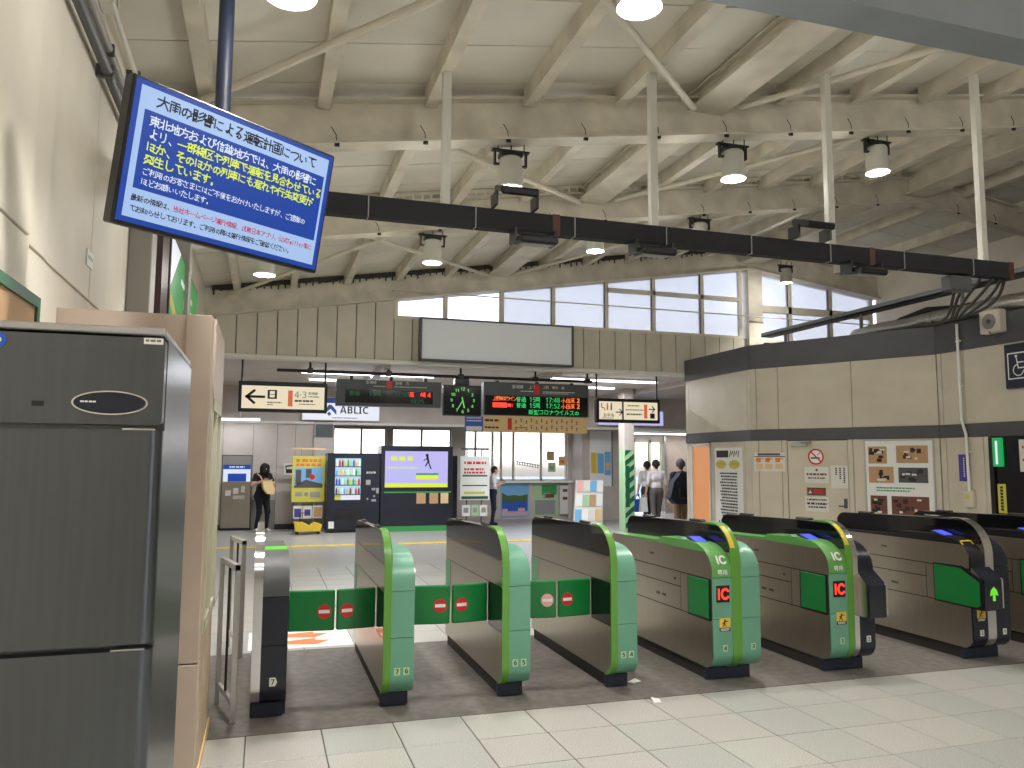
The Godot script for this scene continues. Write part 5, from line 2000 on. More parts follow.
	flat(st, 0.1, 0.62, 0.80, 0.86, 0.002)
	part(pp, "lime_line", st, M.lemon)
	st = S()
	bx(st, 0.02, 0.72, 1.86, 1.91, -0.04, 0.01)
	for x in [0.18, 0.55]:
		tube(st, [Vector3(x, 0.02, -0.05), Vector3(x, 1.88, -0.05)], 0.016, 8)
	bx(st, 0.05, 0.69, 0.0, 0.03, -0.3, 0.2)
	part(o, "frame", st, M.dgrey)
	st = S()
	bx(st, -0.22, 0.0, 0.1, 1.72, -0.32, -0.28)
	bx(st, -0.22, 0.05, 0.08, 0.12, -0.32, -0.04)
	part(o, "navy_screen", st, M.navy_gloss)
	for q in [[0.05, 0.25, "white"], [0.28, 0.46, "lgreen"], [0.49, 0.68, "offwhite"]]:
		st = S()
		bx(st, q[0], q[1], 0.28, 0.54, -0.02, 0.03)
		pk = part(o, "leaflet_pocket", st, M[q[2]])
		st = S()
		flat(st, q[0] + 0.04, q[1] - 0.04, 0.36, 0.48, 0.032)
		part(pk, "leaflet_print", st, M.grey)
	# posters below the windows
	o = poster("landscape_poster", "poster of a blue lake under green hills below the window sill", 6.27, 7.08, 0.06, 0.96, -20.985, M.sky_blue)
	st = S()
	prism(st, PackedVector2Array([Vector2(0.03, 0.40), Vector2(0.78, 0.40), Vector2(0.78, 0.62), Vector2(0.55, 0.57), Vector2(0.40, 0.60), Vector2(0.2, 0.58), Vector2(0.03, 0.66)]), "z", 0.0, 0.002)
	part(o, "hills", st, M.leaf)
	st = S()
	flat(st, 0.03, 0.78, 0.16, 0.41, 0.003)
	part(o, "lake", st, M.blue)
	st = S()
	flat(st, 0.03, 0.78, 0.03, 0.12, 0.003); flat(st, 0.05, 0.2, 0.14, 0.22, 0.004); flat(st, 0.5, 0.7, 0.16, 0.24, 0.004)
	part(o, "pale_foot", st, M.pink)
	o = poster("collage_poster", "poster with green field and grey pictures next to the lake poster", 7.22, 7.95, 0.06, 0.96, -20.985, M.lgreen)
	st = S()
	flat(st, 0.25, 0.70, 0.60, 0.87, 0.002)
	part(o, "green_field", st, M.mgreen)
	st = S()
	flat(st, 0.05, 0.65, 0.05, 0.45, 0.002); flat(st, 0.3, 0.5, 0.5, 0.65, 0.003)
	part(o, "grey_pictures", st, M.grey)
	st = S()
	flat(st, 0.36, 0.62, 0.52, 0.62, 0.004)
	part(o, "purple_band", st, M.brown)
	o = poster("notice_sheet", "white notice with dark red panels under the right window", 7.98, 8.22, 0.12, 0.92, -20.885, M.offwhite)
	st = S()
	flat(st, 0.08, 0.22, 0.62, 0.70, 0.002); flat(st, 0.08, 0.22, 0.40, 0.48, 0.002)
	part(o, "red_panels", st, M.brown)
	o = thing("window_lettering", "black brush lettering stuck on the window in a falling curve", "lettering", Vector3(6.68, 1.50, -20.98))
	st = S()
	for k in 9:
		var x := 0.06 + k * 0.076
		var y := 0.05 - 0.012 * k
		seg(st, Vector2(x - 0.02, y + 0.03), Vector2(x + 0.03, y + 0.03), 0.022, 0.006)
		seg(st, Vector2(x, y + 0.05), Vector2(x - 0.01, y - 0.05), 0.02, 0.006)
		seg(st, Vector2(x, y - 0.03), Vector2(x + 0.03, y - 0.04), 0.018, 0.006)
	part(o, "brush_strokes", st, M.ink)
	for q in [[7.62, 1.62, "kraft"], [7.66, 1.30, "lgreen"], [7.98, 1.48, "tan"]]:
		o = poster("window_poster", {"kraft": "brown picture card on the right window, the upper one", "lgreen": "pale green picture card low on the right window", "tan": "tan picture card at the window edge"}[q[2]], q[0], q[0] + 0.22, q[1], q[1] + 0.26, -20.98, M[q[2]])
		st = S()
		flat(st, 0.05, 0.16, 0.06, 0.16, 0.002)
		part(o, "picture", st, M.orange if q[2] == "tan" else M.grey)
	# poster case and leaflets on the return wall
	o = poster("poster_case", "case of yellow and blue posters with glass reflections painted white on the return wall", 8.55, 9.22, 0.92, 2.44, -20.08, M.white_gloss)  # white sheet paints the window reflections in the case glass
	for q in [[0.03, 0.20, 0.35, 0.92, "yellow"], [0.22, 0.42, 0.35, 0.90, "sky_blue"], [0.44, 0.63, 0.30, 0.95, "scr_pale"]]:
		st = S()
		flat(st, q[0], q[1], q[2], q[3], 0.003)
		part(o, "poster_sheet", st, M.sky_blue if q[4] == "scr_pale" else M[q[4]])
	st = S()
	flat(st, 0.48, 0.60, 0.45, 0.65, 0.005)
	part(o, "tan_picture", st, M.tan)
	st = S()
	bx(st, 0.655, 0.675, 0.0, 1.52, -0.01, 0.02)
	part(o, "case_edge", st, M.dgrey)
	o = thing("leaflet_rack", "slanted white rack of colourful leaflets beside the striped column", "rack", Vector3(7.45, 0.0, -18.5))
	st = S()
	hexa(st, [Vector3(-0.15, 0.02, 0.32), Vector3(0.62, 0.02, 0.32), Vector3(0.62, 0.02, 0.25), Vector3(-0.15, 0.02, 0.25)], [Vector3(0.1, 1.12, -0.10), Vector3(0.84, 1.12, -0.10), Vector3(0.84, 1.12, -0.16), Vector3(0.1, 1.12, -0.16)])
	part(o, "back_board", st, M.offwhite)
	st = S()
	hexa(st, [Vector3(0.62, 0.0, 0.25), Vector3(0.66, 0.0, 0.25), Vector3(0.66, 0.0, -0.3), Vector3(0.62, 0.0, -0.3)], [Vector3(0.82, 1.12, -0.12), Vector3(0.86, 1.12, -0.12), Vector3(0.86, 1.12, -0.18), Vector3(0.82, 1.12, -0.18)])
	part(o, "side_leg", st, M.dgrey)
	var lc := ["sky_blue", "white", "offwhite", "tan", "white", "lgreen", "kraft", "white", "pink", "offwhite", "sky_blue", "white"]
	for r in 3:
		for k in 4:
			var f := 0.12 + r * 0.32
			st = S()
			var bx0 := -0.15 + f * 0.25 + k * 0.185 + 0.015
			var zz := 0.33 - f * 0.42
			hexa(st, [Vector3(bx0, f * 1.1, zz + 0.02), Vector3(bx0 + 0.165, f * 1.1, zz + 0.02), Vector3(bx0 + 0.165, f * 1.1, zz), Vector3(bx0, f * 1.1, zz)],
				[Vector3(bx0 + 0.06, f * 1.1 + 0.28, zz - 0.09), Vector3(bx0 + 0.225, f * 1.1 + 0.28, zz - 0.09), Vector3(bx0 + 0.225, f * 1.1 + 0.28, zz - 0.11), Vector3(bx0 + 0.06, f * 1.1 + 0.28, zz - 0.11)])
			part(o, "leaflet", st, M[lc[r * 4 + k]])
	# striped column
	var w := struct("column_striped")
	st = S()
	bx(st, 8.0, 8.26, 1.86, 3.31, -16.75, -17.05, 0.008)
	part(w, "column_upper", st, M.annex)
	st = S()
	bx(st, 8.0, 8.26, 0.0, 1.86, -16.75, -17.05, 0.008)
	part(w, "column_wrap", st, M.lgreen)
	for k in 8:
		var y := 0.05 + k * 0.24
		st = S()
		prism(st, clip(PackedVector2Array([Vector2(8.02, y), Vector2(8.25, y + 0.18), Vector2(8.25, y + 0.30), Vector2(8.02, y + 0.12)]), 7.9, 8.31, 0.0, 1.86), "z", -16.748, -16.742)
		part(w, "green_stripe", st, M.dgreen)
	st = S()
	bx(st, 8.03, 8.13, 0.55, 1.5, -16.748, -16.740)
	part(w, "green_plate", st, M.dgreen)
	# floor markings
	o = thing("floor_sticker", "white floor sticker with two orange arrows behind the barred aisle", "sticker", Vector3(-0.13, 0.0, -7.83))
	st = S()
	bx(st, 0.05, 0.93, 0.0, 0.002, 0.0, 0.70)
	part(o, "sheet", st, M.white)
	st = S()
	for z in [0.18, 0.46]:
		prism(st, PackedVector2Array([Vector2(0.12, z + 0.04), Vector2(0.62, z - 0.10), Vector2(0.62, z - 0.02), Vector2(0.75, z + 0.0), Vector2(0.62, z + 0.16)]), "y", 0.002, 0.0028)
	part(o, "arrow", st, M.orange)
	o = thing("tactile_strip", "thin yellow line of tactile paving across the concourse floor", "paving", Vector3(-1.0, 0.0, -15.3))
	for k in 28:
		st = S()
		bx(st, k * 0.3 + 0.01, k * 0.3 + 0.29, 0.0, 0.006, -0.15, 0.15)
		part(o, "paver", st, M.yellow)

# ---------------------------------------------------------------- people
# bones: [from, to, radius, radius, colour]; meshed as one skin by surface nets
func nets(st: SurfaceTool, bones: Array, cell: float, k: float) -> void:
	var lo := Vector3(99, 99, 99)
	var hi := -lo
	for b in bones:
		var r: float = maxf(b[2], b[3]) + 0.05
		for p in [b[0], b[1]]:
			lo = lo.min(p - Vector3(r, r, r)); hi = hi.max(p + Vector3(r, r, r))
	var nx := int((hi.x - lo.x) / cell) + 2
	var ny := int((hi.y - lo.y) / cell) + 2
	var nz := int((hi.z - lo.z) / cell) + 2
	var f := PackedFloat32Array()
	f.resize(nx * ny * nz)
	f.fill(1.0)
	var own := PackedInt32Array()
	own.resize(nx * ny * nz)
	var best := PackedFloat32Array()
	best.resize(nx * ny * nz)
	best.fill(1.0)
	for bi in bones.size():
		var b: Array = bones[bi]
		var A: Vector3 = b[0]
		var D: Vector3 = b[1] - b[0]
		var L := maxf(D.length_squared(), 1e-8)
		var r: float = maxf(b[2], b[3]) + k + cell * 2.0
		var i0 := ((A.min(b[1]) - lo - Vector3(r, r, r)) / cell).floor()
		var i1 := ((A.max(b[1]) - lo + Vector3(r, r, r)) / cell).ceil()
		for iz in range(maxi(0, int(i0.z)), mini(nz, int(i1.z) + 1)):
			for iy in range(maxi(0, int(i0.y)), mini(ny, int(i1.y) + 1)):
				for ix in range(maxi(0, int(i0.x)), mini(nx, int(i1.x) + 1)):
					var p := lo + Vector3(ix, iy, iz) * cell
					var t := clampf((p - A).dot(D) / L, 0.0, 1.0)
					var d := (p - A - D * t).length() - lerpf(b[2], b[3], t)
					var id := (iz * ny + iy) * nx + ix
					if d < best[id]:
						best[id] = d; own[id] = bi
					var a := f[id]
					var h := maxf(k - absf(a - d), 0.0) / k
					f[id] = minf(a, d) - h * h * k * 0.25
	var vid := {}
	var vp := []
	var vn := []
	var vc := []
	for iz in nz - 1:
		for iy in ny - 1:
			for ix in nx - 1:
				var base := (iz * ny + iy) * nx + ix
				var v := PackedFloat32Array()
				var neg := 0
				for c in 8:
					var q := f[base + (c & 1) + ((c >> 1) & 1) * nx + ((c >> 2) & 1) * nx * ny]
					v.append(q)
					if q < 0.0:
						neg += 1
				if neg == 0 or neg == 8:
					continue
				var s := Vector3.ZERO
				var n := 0
				for c in 8:
					for ax in 3:
						if c & (1 << ax):
							continue
						var e := c | (1 << ax)
						if (v[c] < 0.0) != (v[e] < 0.0):
							var t := v[c] / (v[c] - v[e])
							var pa := Vector3(c & 1, (c >> 1) & 1, (c >> 2) & 1)
							pa[ax] += t
							s += pa
							n += 1
				vid[base] = vp.size()
				vp.append(lo + (Vector3(ix, iy, iz) + s / n) * cell)
				vn.append(Vector3(v[1] + v[3] + v[5] + v[7] - v[0] - v[2] - v[4] - v[6], v[2] + v[3] + v[6] + v[7] - v[0] - v[1] - v[4] - v[5], v[4] + v[5] + v[6] + v[7] - v[0] - v[1] - v[2] - v[3]).normalized())
				vc.append(bones[own[base]][4])
	var step := [1, nx, nx * ny]
	for iz in range(1, nz - 1):
		for iy in range(1, ny - 1):
			for ix in range(1, nx - 1):
				var base := (iz * ny + iy) * nx + ix
				for ax in 3:
					if (f[base] < 0.0) == (f[base + step[ax]] < 0.0):
						continue
					var u: int = step[(ax + 1) % 3]
					var w: int = step[(ax + 2) % 3]
					var q := [base, base - u, base - u - w, base - w]
					var ok := true
					for g in q:
						ok = ok and vid.has(g)
					if not ok:
						continue
					for t in [[0, 1, 2], [0, 2, 3]]:
						var i0: int = vid[q[t[0]]]
						var i1: int = vid[q[t[1]]]
						var i2: int = vid[q[t[2]]]
						var sw: bool = (vp[i1] - vp[i0]).cross(vp[i2] - vp[i0]).dot(vn[i0] + vn[i1] + vn[i2]) > 0.0
						for i in ([i0, i2, i1] if sw else [i0, i1, i2]):
							st.set_color(vc[i])
							vert(st, vp[i], vn[i])

func hand(wrist: Vector3, d: Vector3, palm_n: Vector3, c: Color, right: float) -> Array:
	# palm and five bent fingers; d points from wrist to knuckles, palm_n is the way the palm faces
	d = d.normalized()
	var s := d.cross(palm_n).normalized() * right
	var out := [[wrist, wrist + d * 0.04, 0.024, 0.028, c], [wrist + d * 0.04 + s * 0.022, wrist + d * 0.078 + s * 0.028, 0.017, 0.014, c], [wrist + d * 0.04 - s * 0.022, wrist + d * 0.07 - s * 0.028, 0.017, 0.014, c]]
	var len := [0.062, 0.07, 0.066, 0.052]
	for i in 4:
		var k := wrist + d * (0.082 - 0.004 * absf(i - 1.0)) + s * (0.031 - 0.021 * i)
		var m: Vector3 = k + (d * 0.8 + palm_n * 0.5).normalized() * len[i] * 0.55
		var e: Vector3 = m + (d * 0.25 + palm_n * 0.95).normalized() * len[i] * 0.5
		out.append([k, m, 0.0095, 0.0088, c]); out.append([m, e, 0.0088, 0.0075, c])
	var t0 := wrist + d * 0.025 + s * 0.03
	var t1 := t0 + (d * 0.6 + s * 0.6 + palm_n * 0.4).normalized() * 0.042
	out.append([t0, t1, 0.0125, 0.0105, c])
	out.append([t1, t1 + (d * 0.9 + palm_n * 0.5).normalized() * 0.03, 0.0105, 0.0085, c])
	return out

func lin(c: Color) -> Color:
	return c.srgb_to_linear()

# pose: elbows and wrists, knees and ankles for [left, right]; heights for a body 1.7 m tall, scaled by s
func person(label: String, at: Vector3, turn: float, s: float, shirt: Color, trouser: Color, shoe: Color, sleeve: float, P: Dictionary, hair: Array) -> Node3D:
	var o := thing("person", label, "person", at, turn)
	var sk := lin(Color8(212, 166, 138))
	var sh := lin(shirt)
	var tr := lin(trouser)
	var so := lin(shoe)
	var B := []
	var hd: Vector3 = P.get("head", Vector3(0, 1.595, 0.03))
	B.append([Vector3(-0.05, 0.95, 0), Vector3(0.05, 0.95, 0), 0.125, 0.125, tr])
	B.append([Vector3(-0.04, 1.08, 0.0), Vector3(0.04, 1.08, 0.0), 0.115, 0.115, sh])
	if P.has("tunic"):
		B.append([Vector3(-0.06, 0.86, 0), Vector3(0.06, 0.86, 0), 0.135, 0.135, sh])
	B.append([Vector3(-0.06, 1.28, 0.0), Vector3(0.06, 1.28, 0.0), 0.128, 0.128, sh])
	B.append([Vector3(-0.16, 1.385, -0.01), Vector3(0.16, 1.385, -0.01), 0.068, 0.068, sh])
	B.append([Vector3(0, 1.40, -0.01), Vector3(hd.x * 0.6, 1.51, hd.z * 0.4), 0.055, 0.048, sk])
	B.append([hd + Vector3(0, 0.02, -0.015), hd + Vector3(0, -0.045, 0.02), 0.088, 0.062, sk])
	B.append([hd + Vector3(0, -0.005, 0.085), hd + Vector3(0, -0.02, 0.10), 0.010, 0.014, sk])
	for e in [-1.0, 1.0]:
		B.append([hd + Vector3(e * 0.088, 0.01, -0.005), hd + Vector3(e * 0.09, -0.025, 0.0), 0.018, 0.012, sk])
	var H := []
	for i in 2:
		var e := -1.0 if i == 0 else 1.0
		var el: Vector3 = P.elbow[i]
		var wr: Vector3 = P.wrist[i]
		var kn: Vector3 = P.knee[i]
		var an: Vector3 = P.ankle[i]
		var S0 := Vector3(e * 0.185, 1.375, -0.01)
		var cut := S0.lerp(el, 0.62)
		B.append([S0, cut, 0.062, 0.054, sh])
		B.append([cut, el, 0.048 if sleeve < 0.8 else 0.053, 0.042 if sleeve < 0.8 else 0.048, sk if sleeve < 0.8 else sh])
		B.append([el, wr, 0.042 if sleeve < 1.5 else 0.048, 0.028 if sleeve < 1.5 else 0.036, sk if sleeve < 1.5 else sh])
		B.append([Vector3(e * 0.085, 0.90, 0), kn, 0.098, 0.066, tr])
		B.append([kn, an, 0.062, 0.044, tr])
		B.append([an + Vector3(0, -0.04, -0.03), an + Vector3(0, -0.045, 0.13), 0.042, 0.036, so])
		H.append_array(hand(wr, wr - el, P.palm[i], sk, e))
	var st := S()
	xf = Transform3D(Basis.IDENTITY.scaled(Vector3(s, s, s)), Vector3.ZERO)
	nets(st, B, 0.018, 0.035)
	for i in 2:
		nets(st, H.slice(i * 13, i * 13 + 13), 0.006, 0.008)
	part(o, "body", st, M.cloth)
	st = S()
	var hb := []
	var hc := lin(hair[0])
	hb.append([hd + Vector3(0, 0.045, -0.02), hd + Vector3(0, 0.035, -0.045), 0.088, 0.086, hc])
	hb.append([hd + Vector3(-0.06, 0.03, -0.02), hd + Vector3(-0.075, -0.01, -0.03), 0.042, 0.03, hc])
	hb.append([hd + Vector3(0.06, 0.03, -0.02), hd + Vector3(0.075, -0.01, -0.03), 0.042, 0.03, hc])
	if hair[1] > 0.0:
		hb.append([hd + Vector3(0, 0.0, -0.05), hd + Vector3(0, -hair[1], -0.075), 0.095, 0.075, hc])
		for e in [-1.0, 1.0]:
			hb.append([hd + Vector3(e * 0.075, 0.01, 0.0), hd + Vector3(e * 0.085, -hair[1] * 0.8, 0.0), 0.05, 0.04, hc])
	else:
		hb.append([hd + Vector3(0, 0.0, -0.055), hd + Vector3(0, -0.06, -0.055), 0.07, 0.05, hc])
	if P.has("fringe"):
		hb.append([hd + Vector3(-0.05, 0.05, 0.05), hd + Vector3(-0.045, -0.10, 0.085), 0.05, 0.035, hc])
		hb.append([hd + Vector3(0.05, 0.05, 0.05), hd + Vector3(0.045, -0.10, 0.085), 0.05, 0.035, hc])
	nets(st, hb, 0.012, 0.03)
	part(o, "hair", st, M.cloth)
	st = S()
	for e in [-1.0, 1.0]:
		box(st, hd + Vector3(e * 0.032, 0.008, 0.072), Vector3(0.02, 0.009, 0.012), 0.003)
	part(o, "eyes", st, M.ink)
	st = S()
	box(st, hd + Vector3(0, -0.055, 0.078), Vector3(0.036, 0.008, 0.01), 0.003)
	part(o, "mouth", st, M.brown)
	xf = Transform3D.IDENTITY
	return o

func build_people() -> void:
	var st: SurfaceTool
	var straight := {"elbow": [Vector3(-0.24, 1.13, -0.03), Vector3(0.24, 1.13, -0.03)], "wrist": [Vector3(-0.26, 0.89, 0.04), Vector3(0.26, 0.89, 0.04)], "knee": [Vector3(-0.09, 0.49, 0.03), Vector3(0.09, 0.49, 0.03)],
		"ankle": [Vector3(-0.09, 0.085, -0.02), Vector3(0.09, 0.085, -0.02)], "palm": [Vector3(1, 0, 0), Vector3(-1, 0, 0)]}
	# woman with a bag, half turned away
	var p := straight.duplicate(true)
	p.tunic = true
	p.elbow = [Vector3(-0.27, 1.17, 0.05), Vector3(0.27, 1.17, 0.06)]
	p.wrist = [Vector3(-0.08, 1.26, 0.24), Vector3(0.10, 1.24, 0.26)]
	p.palm = [Vector3(0, -0.3, 1), Vector3(0, -0.3, 1)]
	p.knee = [Vector3(-0.07, 0.49, 0.02), Vector3(0.13, 0.49, 0.05)]
	p.ankle = [Vector3(-0.12, 0.085, -0.04), Vector3(0.12, 0.085, 0.05)]
	p.head = Vector3(0, 1.565, 0.10)
	p.fringe = true
	person("woman in black tunic and leggings with long dark hair by the ticket machine", Vector3(-0.02, 0, -18.55), deg_to_rad(24), 0.90, Color8(26, 26, 38), Color8(20, 20, 26), Color8(216, 212, 206), 0.5, p, [Color8(28, 22, 24), 0.22])
	var o := thing("shoulder_bag", "cream shoulder bag held in front of the woman in black", "bag", Vector3(0.10, 0.93, -18.30), deg_to_rad(24))
	st = S()
	prism(st, PackedVector2Array([Vector2(-0.15, 0.20), Vector2(0.05, 0.22), Vector2(0.14, 0.02), Vector2(0.12, -0.10), Vector2(-0.03, -0.08), Vector2(-0.12, 0.04)]), "z", -0.05, 0.05)
	part(o, "bag_body", st, M.tan)
	st = S()
	tube(st, [Vector3(-0.12, 0.18, 0), Vector3(-0.16, 0.30, -0.05), Vector3(-0.19, 0.36, -0.16)], 0.012, 6)
	part(o, "strap", st, M.tan)
	# man reading a phone, seen from the side
	p = straight.duplicate(true)
	p.elbow = [Vector3(-0.23, 1.12, 0.03), Vector3(0.23, 1.12, 0.03)]
	p.wrist = [Vector3(-0.08, 1.20, 0.24), Vector3(0.10, 1.20, 0.25)]
	p.palm = [Vector3(0.2, 0.5, 0.6), Vector3(-0.2, 0.5, 0.6)]
	p.head = Vector3(0, 1.58, 0.06)
	person("man in white shirt and dark trousers reading a phone at the window", Vector3(5.50, 0, -19.1), deg_to_rad(78), 0.86, Color8(226, 226, 232), Color8(36, 40, 56), Color8(30, 30, 34), 1.0, p, [Color8(40, 34, 32), 0.0])
	o = thing("phone", "dark phone in the hands of the man at the window", "phone", Vector3(5.755, 1.12, -19.05), deg_to_rad(78))
	st = S()
	xf = Transform3D(Basis(Vector3.RIGHT, -0.6), Vector3.ZERO)
	box(st, Vector3.ZERO, Vector3(0.07, 0.14, 0.009), 0.003)
	xf = Transform3D.IDENTITY
	part(o, "body", st, M.black)
	# two men walking away
	var walk := straight.duplicate(true)
	walk.knee = [Vector3(-0.09, 0.49, 0.10), Vector3(0.09, 0.48, 0.0)]
	walk.ankle = [Vector3(-0.09, 0.09, 0.12), Vector3(0.09, 0.10, -0.17)]
	person("man in pale shirt and grey trousers walking away past the striped column", Vector3(8.9, 0, -16.9), deg_to_rad(175), 0.96, Color8(206, 200, 204), Color8(92, 88, 86), Color8(40, 36, 34), 1.0, walk, [Color8(34, 30, 28), 0.0])
	person("man in white shirt and dark trousers walking ahead with bags", Vector3(9.33, 0, -18.2), deg_to_rad(178), 0.94, Color8(226, 224, 222), Color8(52, 56, 70), Color8(30, 30, 30), 1.0, walk, [Color8(46, 38, 34), 0.0])
	o = thing("tote_bag", "blue bag carried by the man walking ahead", "bag", Vector3(9.0, 0.34, -18.1))
	st = S()
	prism(st, PackedVector2Array([Vector2(-0.14, 0.0), Vector2(0.14, 0.0), Vector2(0.12, 0.32), Vector2(-0.12, 0.32)]), "z", -0.06, 0.06)
	part(o, "bag_body", st, M.blue)
	st = S()
	tube(st, [Vector3(-0.07, 0.31, 0), Vector3(-0.02, 0.44, 0), Vector3(0.03, 0.44, 0), Vector3(0.07, 0.31, 0)], 0.01, 6)
	part(o, "bag_handle", st, M.blue)
	o = thing("carrier_bag", "white carrier bag hanging beside the pale shirted man", "bag", Vector3(8.58, 0.42, -16.95))
	st = S()
	prism(st, PackedVector2Array([Vector2(-0.10, 0.0), Vector2(0.10, 0.0), Vector2(0.07, 0.34), Vector2(-0.06, 0.34)]), "z", -0.05, 0.05)
	part(o, "bag_body", st, M.white)
	st = S()
	tube(st, [Vector3(-0.04, 0.33, 0), Vector3(0.0, 0.40, 0), Vector3(0.04, 0.33, 0)], 0.01, 6)
	part(o, "bag_handle", st, M.white)
	# man with a backpack at the office corner
	person("man in dark jacket and tan trousers with a big backpack at the office corner", Vector3(8.2, 0, -14.5), deg_to_rad(172), 0.965, Color8(30, 32, 44), Color8(132, 106, 84), Color8(60, 50, 44), 2.0, walk, [Color8(88, 82, 82), 0.0])
	o = thing("backpack", "large dark navy backpack on the man at the office corner", "backpack", Vector3(8.1, 0.88, -14.27), deg_to_rad(-6))
	st = S()
	prism(st, PackedVector2Array([Vector2(-0.33, 0.0), Vector2(-0.22, -0.12), Vector2(0.18, -0.12), Vector2(0.27, 0.05), Vector2(0.24, 0.38), Vector2(0.12, 0.50), Vector2(-0.10, 0.50), Vector2(-0.25, 0.32)]), "z", -0.04, 0.18)
	part(o, "pack_body", st, M.pack)
	st = S()
	box(st, Vector3(0.0, 0.10, 0.18), Vector3(0.30, 0.22, 0.06), 0.02)
	part(o, "front_pocket", st, M.black)
	st = S()
	tube(st, [Vector3(-0.05, 0.47, 0.0), Vector3(-0.03, 0.53, 0.0), Vector3(0.03, 0.53, 0.0), Vector3(0.05, 0.47, 0.0)], 0.01, 6)
	part(o, "carry_loop", st, M.black)

# ---------------------------------------------------------------- things on walls and rails
func on_face(nm: String, label: String, cat: String, f: Transform3D, x: float, y: float, out := 0.003) -> Node3D:
	var o := thing(nm, label, cat)
	o.transform = f * Transform3D(Basis.IDENTITY, Vector3(x, y, out))
	return o

func sheet(o: Node3D, w: float, h: float, m: Material, nm := "sheet") -> MeshInstance3D:
	var st := S()
	bx(st, 0.0, w, 0.0, h, 0.0, 0.004)
	return part(o, nm, st, m)

func build_details() -> void:
	var fa := face(Vector3(7.65, 0, -13.3), Vector3(7.62, 0, -11.15))
	var fb := face(Vector3(7.62, 0, -11.15), Vector3(9.0, 0, -8.7))
	var fc := face(Vector3(9.0, 0, -8.7), Vector3(8.95, 0, -4.0))
	var st: SurfaceTool
	# tall notice on face A
	var o := on_face("tall_notice", "tall white notice with yellow ovals and dense black print on the office side", "notice", fa, 1.02, 0.30)
	sheet(o, 0.87, 1.55, M.white)
	st = S()
	flat(st, 0.06, 0.44, 1.38, 1.50, 0.006)
	for k in 5:
		seg(st, Vector2(0.48 + k * 0.065, 1.40 + 0.03 * (k % 2)), Vector2(0.52 + k * 0.06, 1.48), 0.025, 0.006)
	for k in 15:
		scrib(st, 0.16 + 0.03 * (k % 3), 0.70, 1.12 - k * 0.052, 0.028, 0.006)
	for k in 6:
		seg(st, Vector2(0.12 + k * 0.11, 0.28), Vector2(0.16 + k * 0.11, 0.16), 0.03, 0.006)
	part(o, "black_print", st, M.ink)
	st = S()
	for cx in [0.2, 0.62]:
		var ov := PackedVector2Array()
		for k in 20:
			ov.append(Vector2(cx, 1.26) + Vector2(cos(TAU * k / 20) * 0.17, sin(TAU * k / 20) * 0.075))
		prism(st, ov, "z", 0.004, 0.006)
	part(o, "yellow_oval", st, M.lemon)
	st = S()
	scrib(st, 0.1, 0.3, 1.28, 0.02, 0.008); scrib(st, 0.52, 0.74, 1.28, 0.02, 0.008)
	part(o, "oval_print", st, M.orange)
	# fare notice
	o = on_face("guide_notice", "cream notice with orange pictures and a dark heading by the office corner", "notice", fb, 0.045, 1.455)
	sheet(o, 0.52, 0.30, M.offwhite)
	st = S()
	flat(st, 0.06, 0.44, 0.255, 0.29, 0.006); flat(st, 0.0, 0.52, 0.23, 0.245, 0.006)
	part(o, "heading", st, M.dgrey)
	st = S()
	for x in [0.03, 0.19, 0.36]:
		flat(st, x, x + 0.08, 0.15, 0.215, 0.006); scrib(st, x + 0.08, x + 0.13, 0.21, 0.02, 0.006)
	part(o, "orange_pictures", st, M.orange)
	st = S()
	for x in [0.03, 0.19, 0.36]:
		flat(st, x, x + 0.12, 0.04, 0.12, 0.006)
	part(o, "tan_pictures", st, M.tan)
	# no smoking sign
	o = on_face("no_smoking_sign", "round no smoking sign on the office door", "sign", fb, 1.055, 1.69, -0.008)
	st = S()
	disc(st, Vector3(0, 0, 0), 0.125, 0.004, 32)
	part(o, "disc", st, M.white)
	st = S()
	var ring := PackedVector2Array()
	for k in 32:
		var a := Vector2.from_angle(TAU * k / 32)
		var b := Vector2.from_angle(TAU * (k + 1) / 32)
		quad(st, Vector3(a.x * 0.125, a.y * 0.125, 0.006), Vector3(b.x * 0.125, b.y * 0.125, 0.006), Vector3(b.x * 0.1, b.y * 0.1, 0.006), Vector3(a.x * 0.1, a.y * 0.1, 0.006), Vector3(0, 0, 1))
	seg(st, Vector2(-0.072, 0.072), Vector2(0.072, -0.072), 0.022, 0.007)
	part(o, "red_ring", st, M.red)
	st = S()
	seg(st, Vector2(-0.07, -0.02), Vector2(0.05, -0.02), 0.022, 0.0055); seg(st, Vector2(0.03, 0.03), Vector2(0.06, 0.06), 0.01, 0.0055)
	part(o, "cigarette", st, M.ink)
	var papers := [["notice_sheet", "white sheet with red print under the no smoking sign", 0.87, 1.285, 0.375, 0.25], ["notice_sheet", "white sheet with small black print lowest on the office door", 0.865, 0.85, 0.37, 0.225], ["notice_sheet", "white sheet of vertical black writing near the door handle", 1.275, 1.215, 0.255, 0.34]]
	for k in 3:
		var q: Array = papers[k]
		o = on_face(q[0], q[1], "notice", fb, q[2], q[3], -0.008)
		sheet(o, q[4], q[5], M.offwhite)
		st = S()
		if k == 2:
			for c in 3:
				for r in 8 - c * 2:
					flat(st, 0.19 - c * 0.06, 0.215 - c * 0.06, 0.29 - r * 0.03, 0.31 - r * 0.03, 0.006)
		else:
			scrib(st, 0.03, 0.34, q[5] * 0.6, 0.03, 0.006); scrib(st, 0.05, 0.32, q[5] * 0.35, 0.022, 0.006)
			if k == 1:
				scrib(st, 0.03, 0.34, q[5] * 0.85, 0.022, 0.006)
			else:
				disc(st, Vector3(0.19, 0.2, 0.004), 0.02, 0.002, 12)
		part(o, "print", st, M.brown if k == 0 else M.ink)
	o = on_face("warning_plate", "dark brown warning plate between the sheets on the office door", "sign", fb, 0.90, 1.095, -0.008)
	sheet(o, 0.29, 0.12, M.brown)
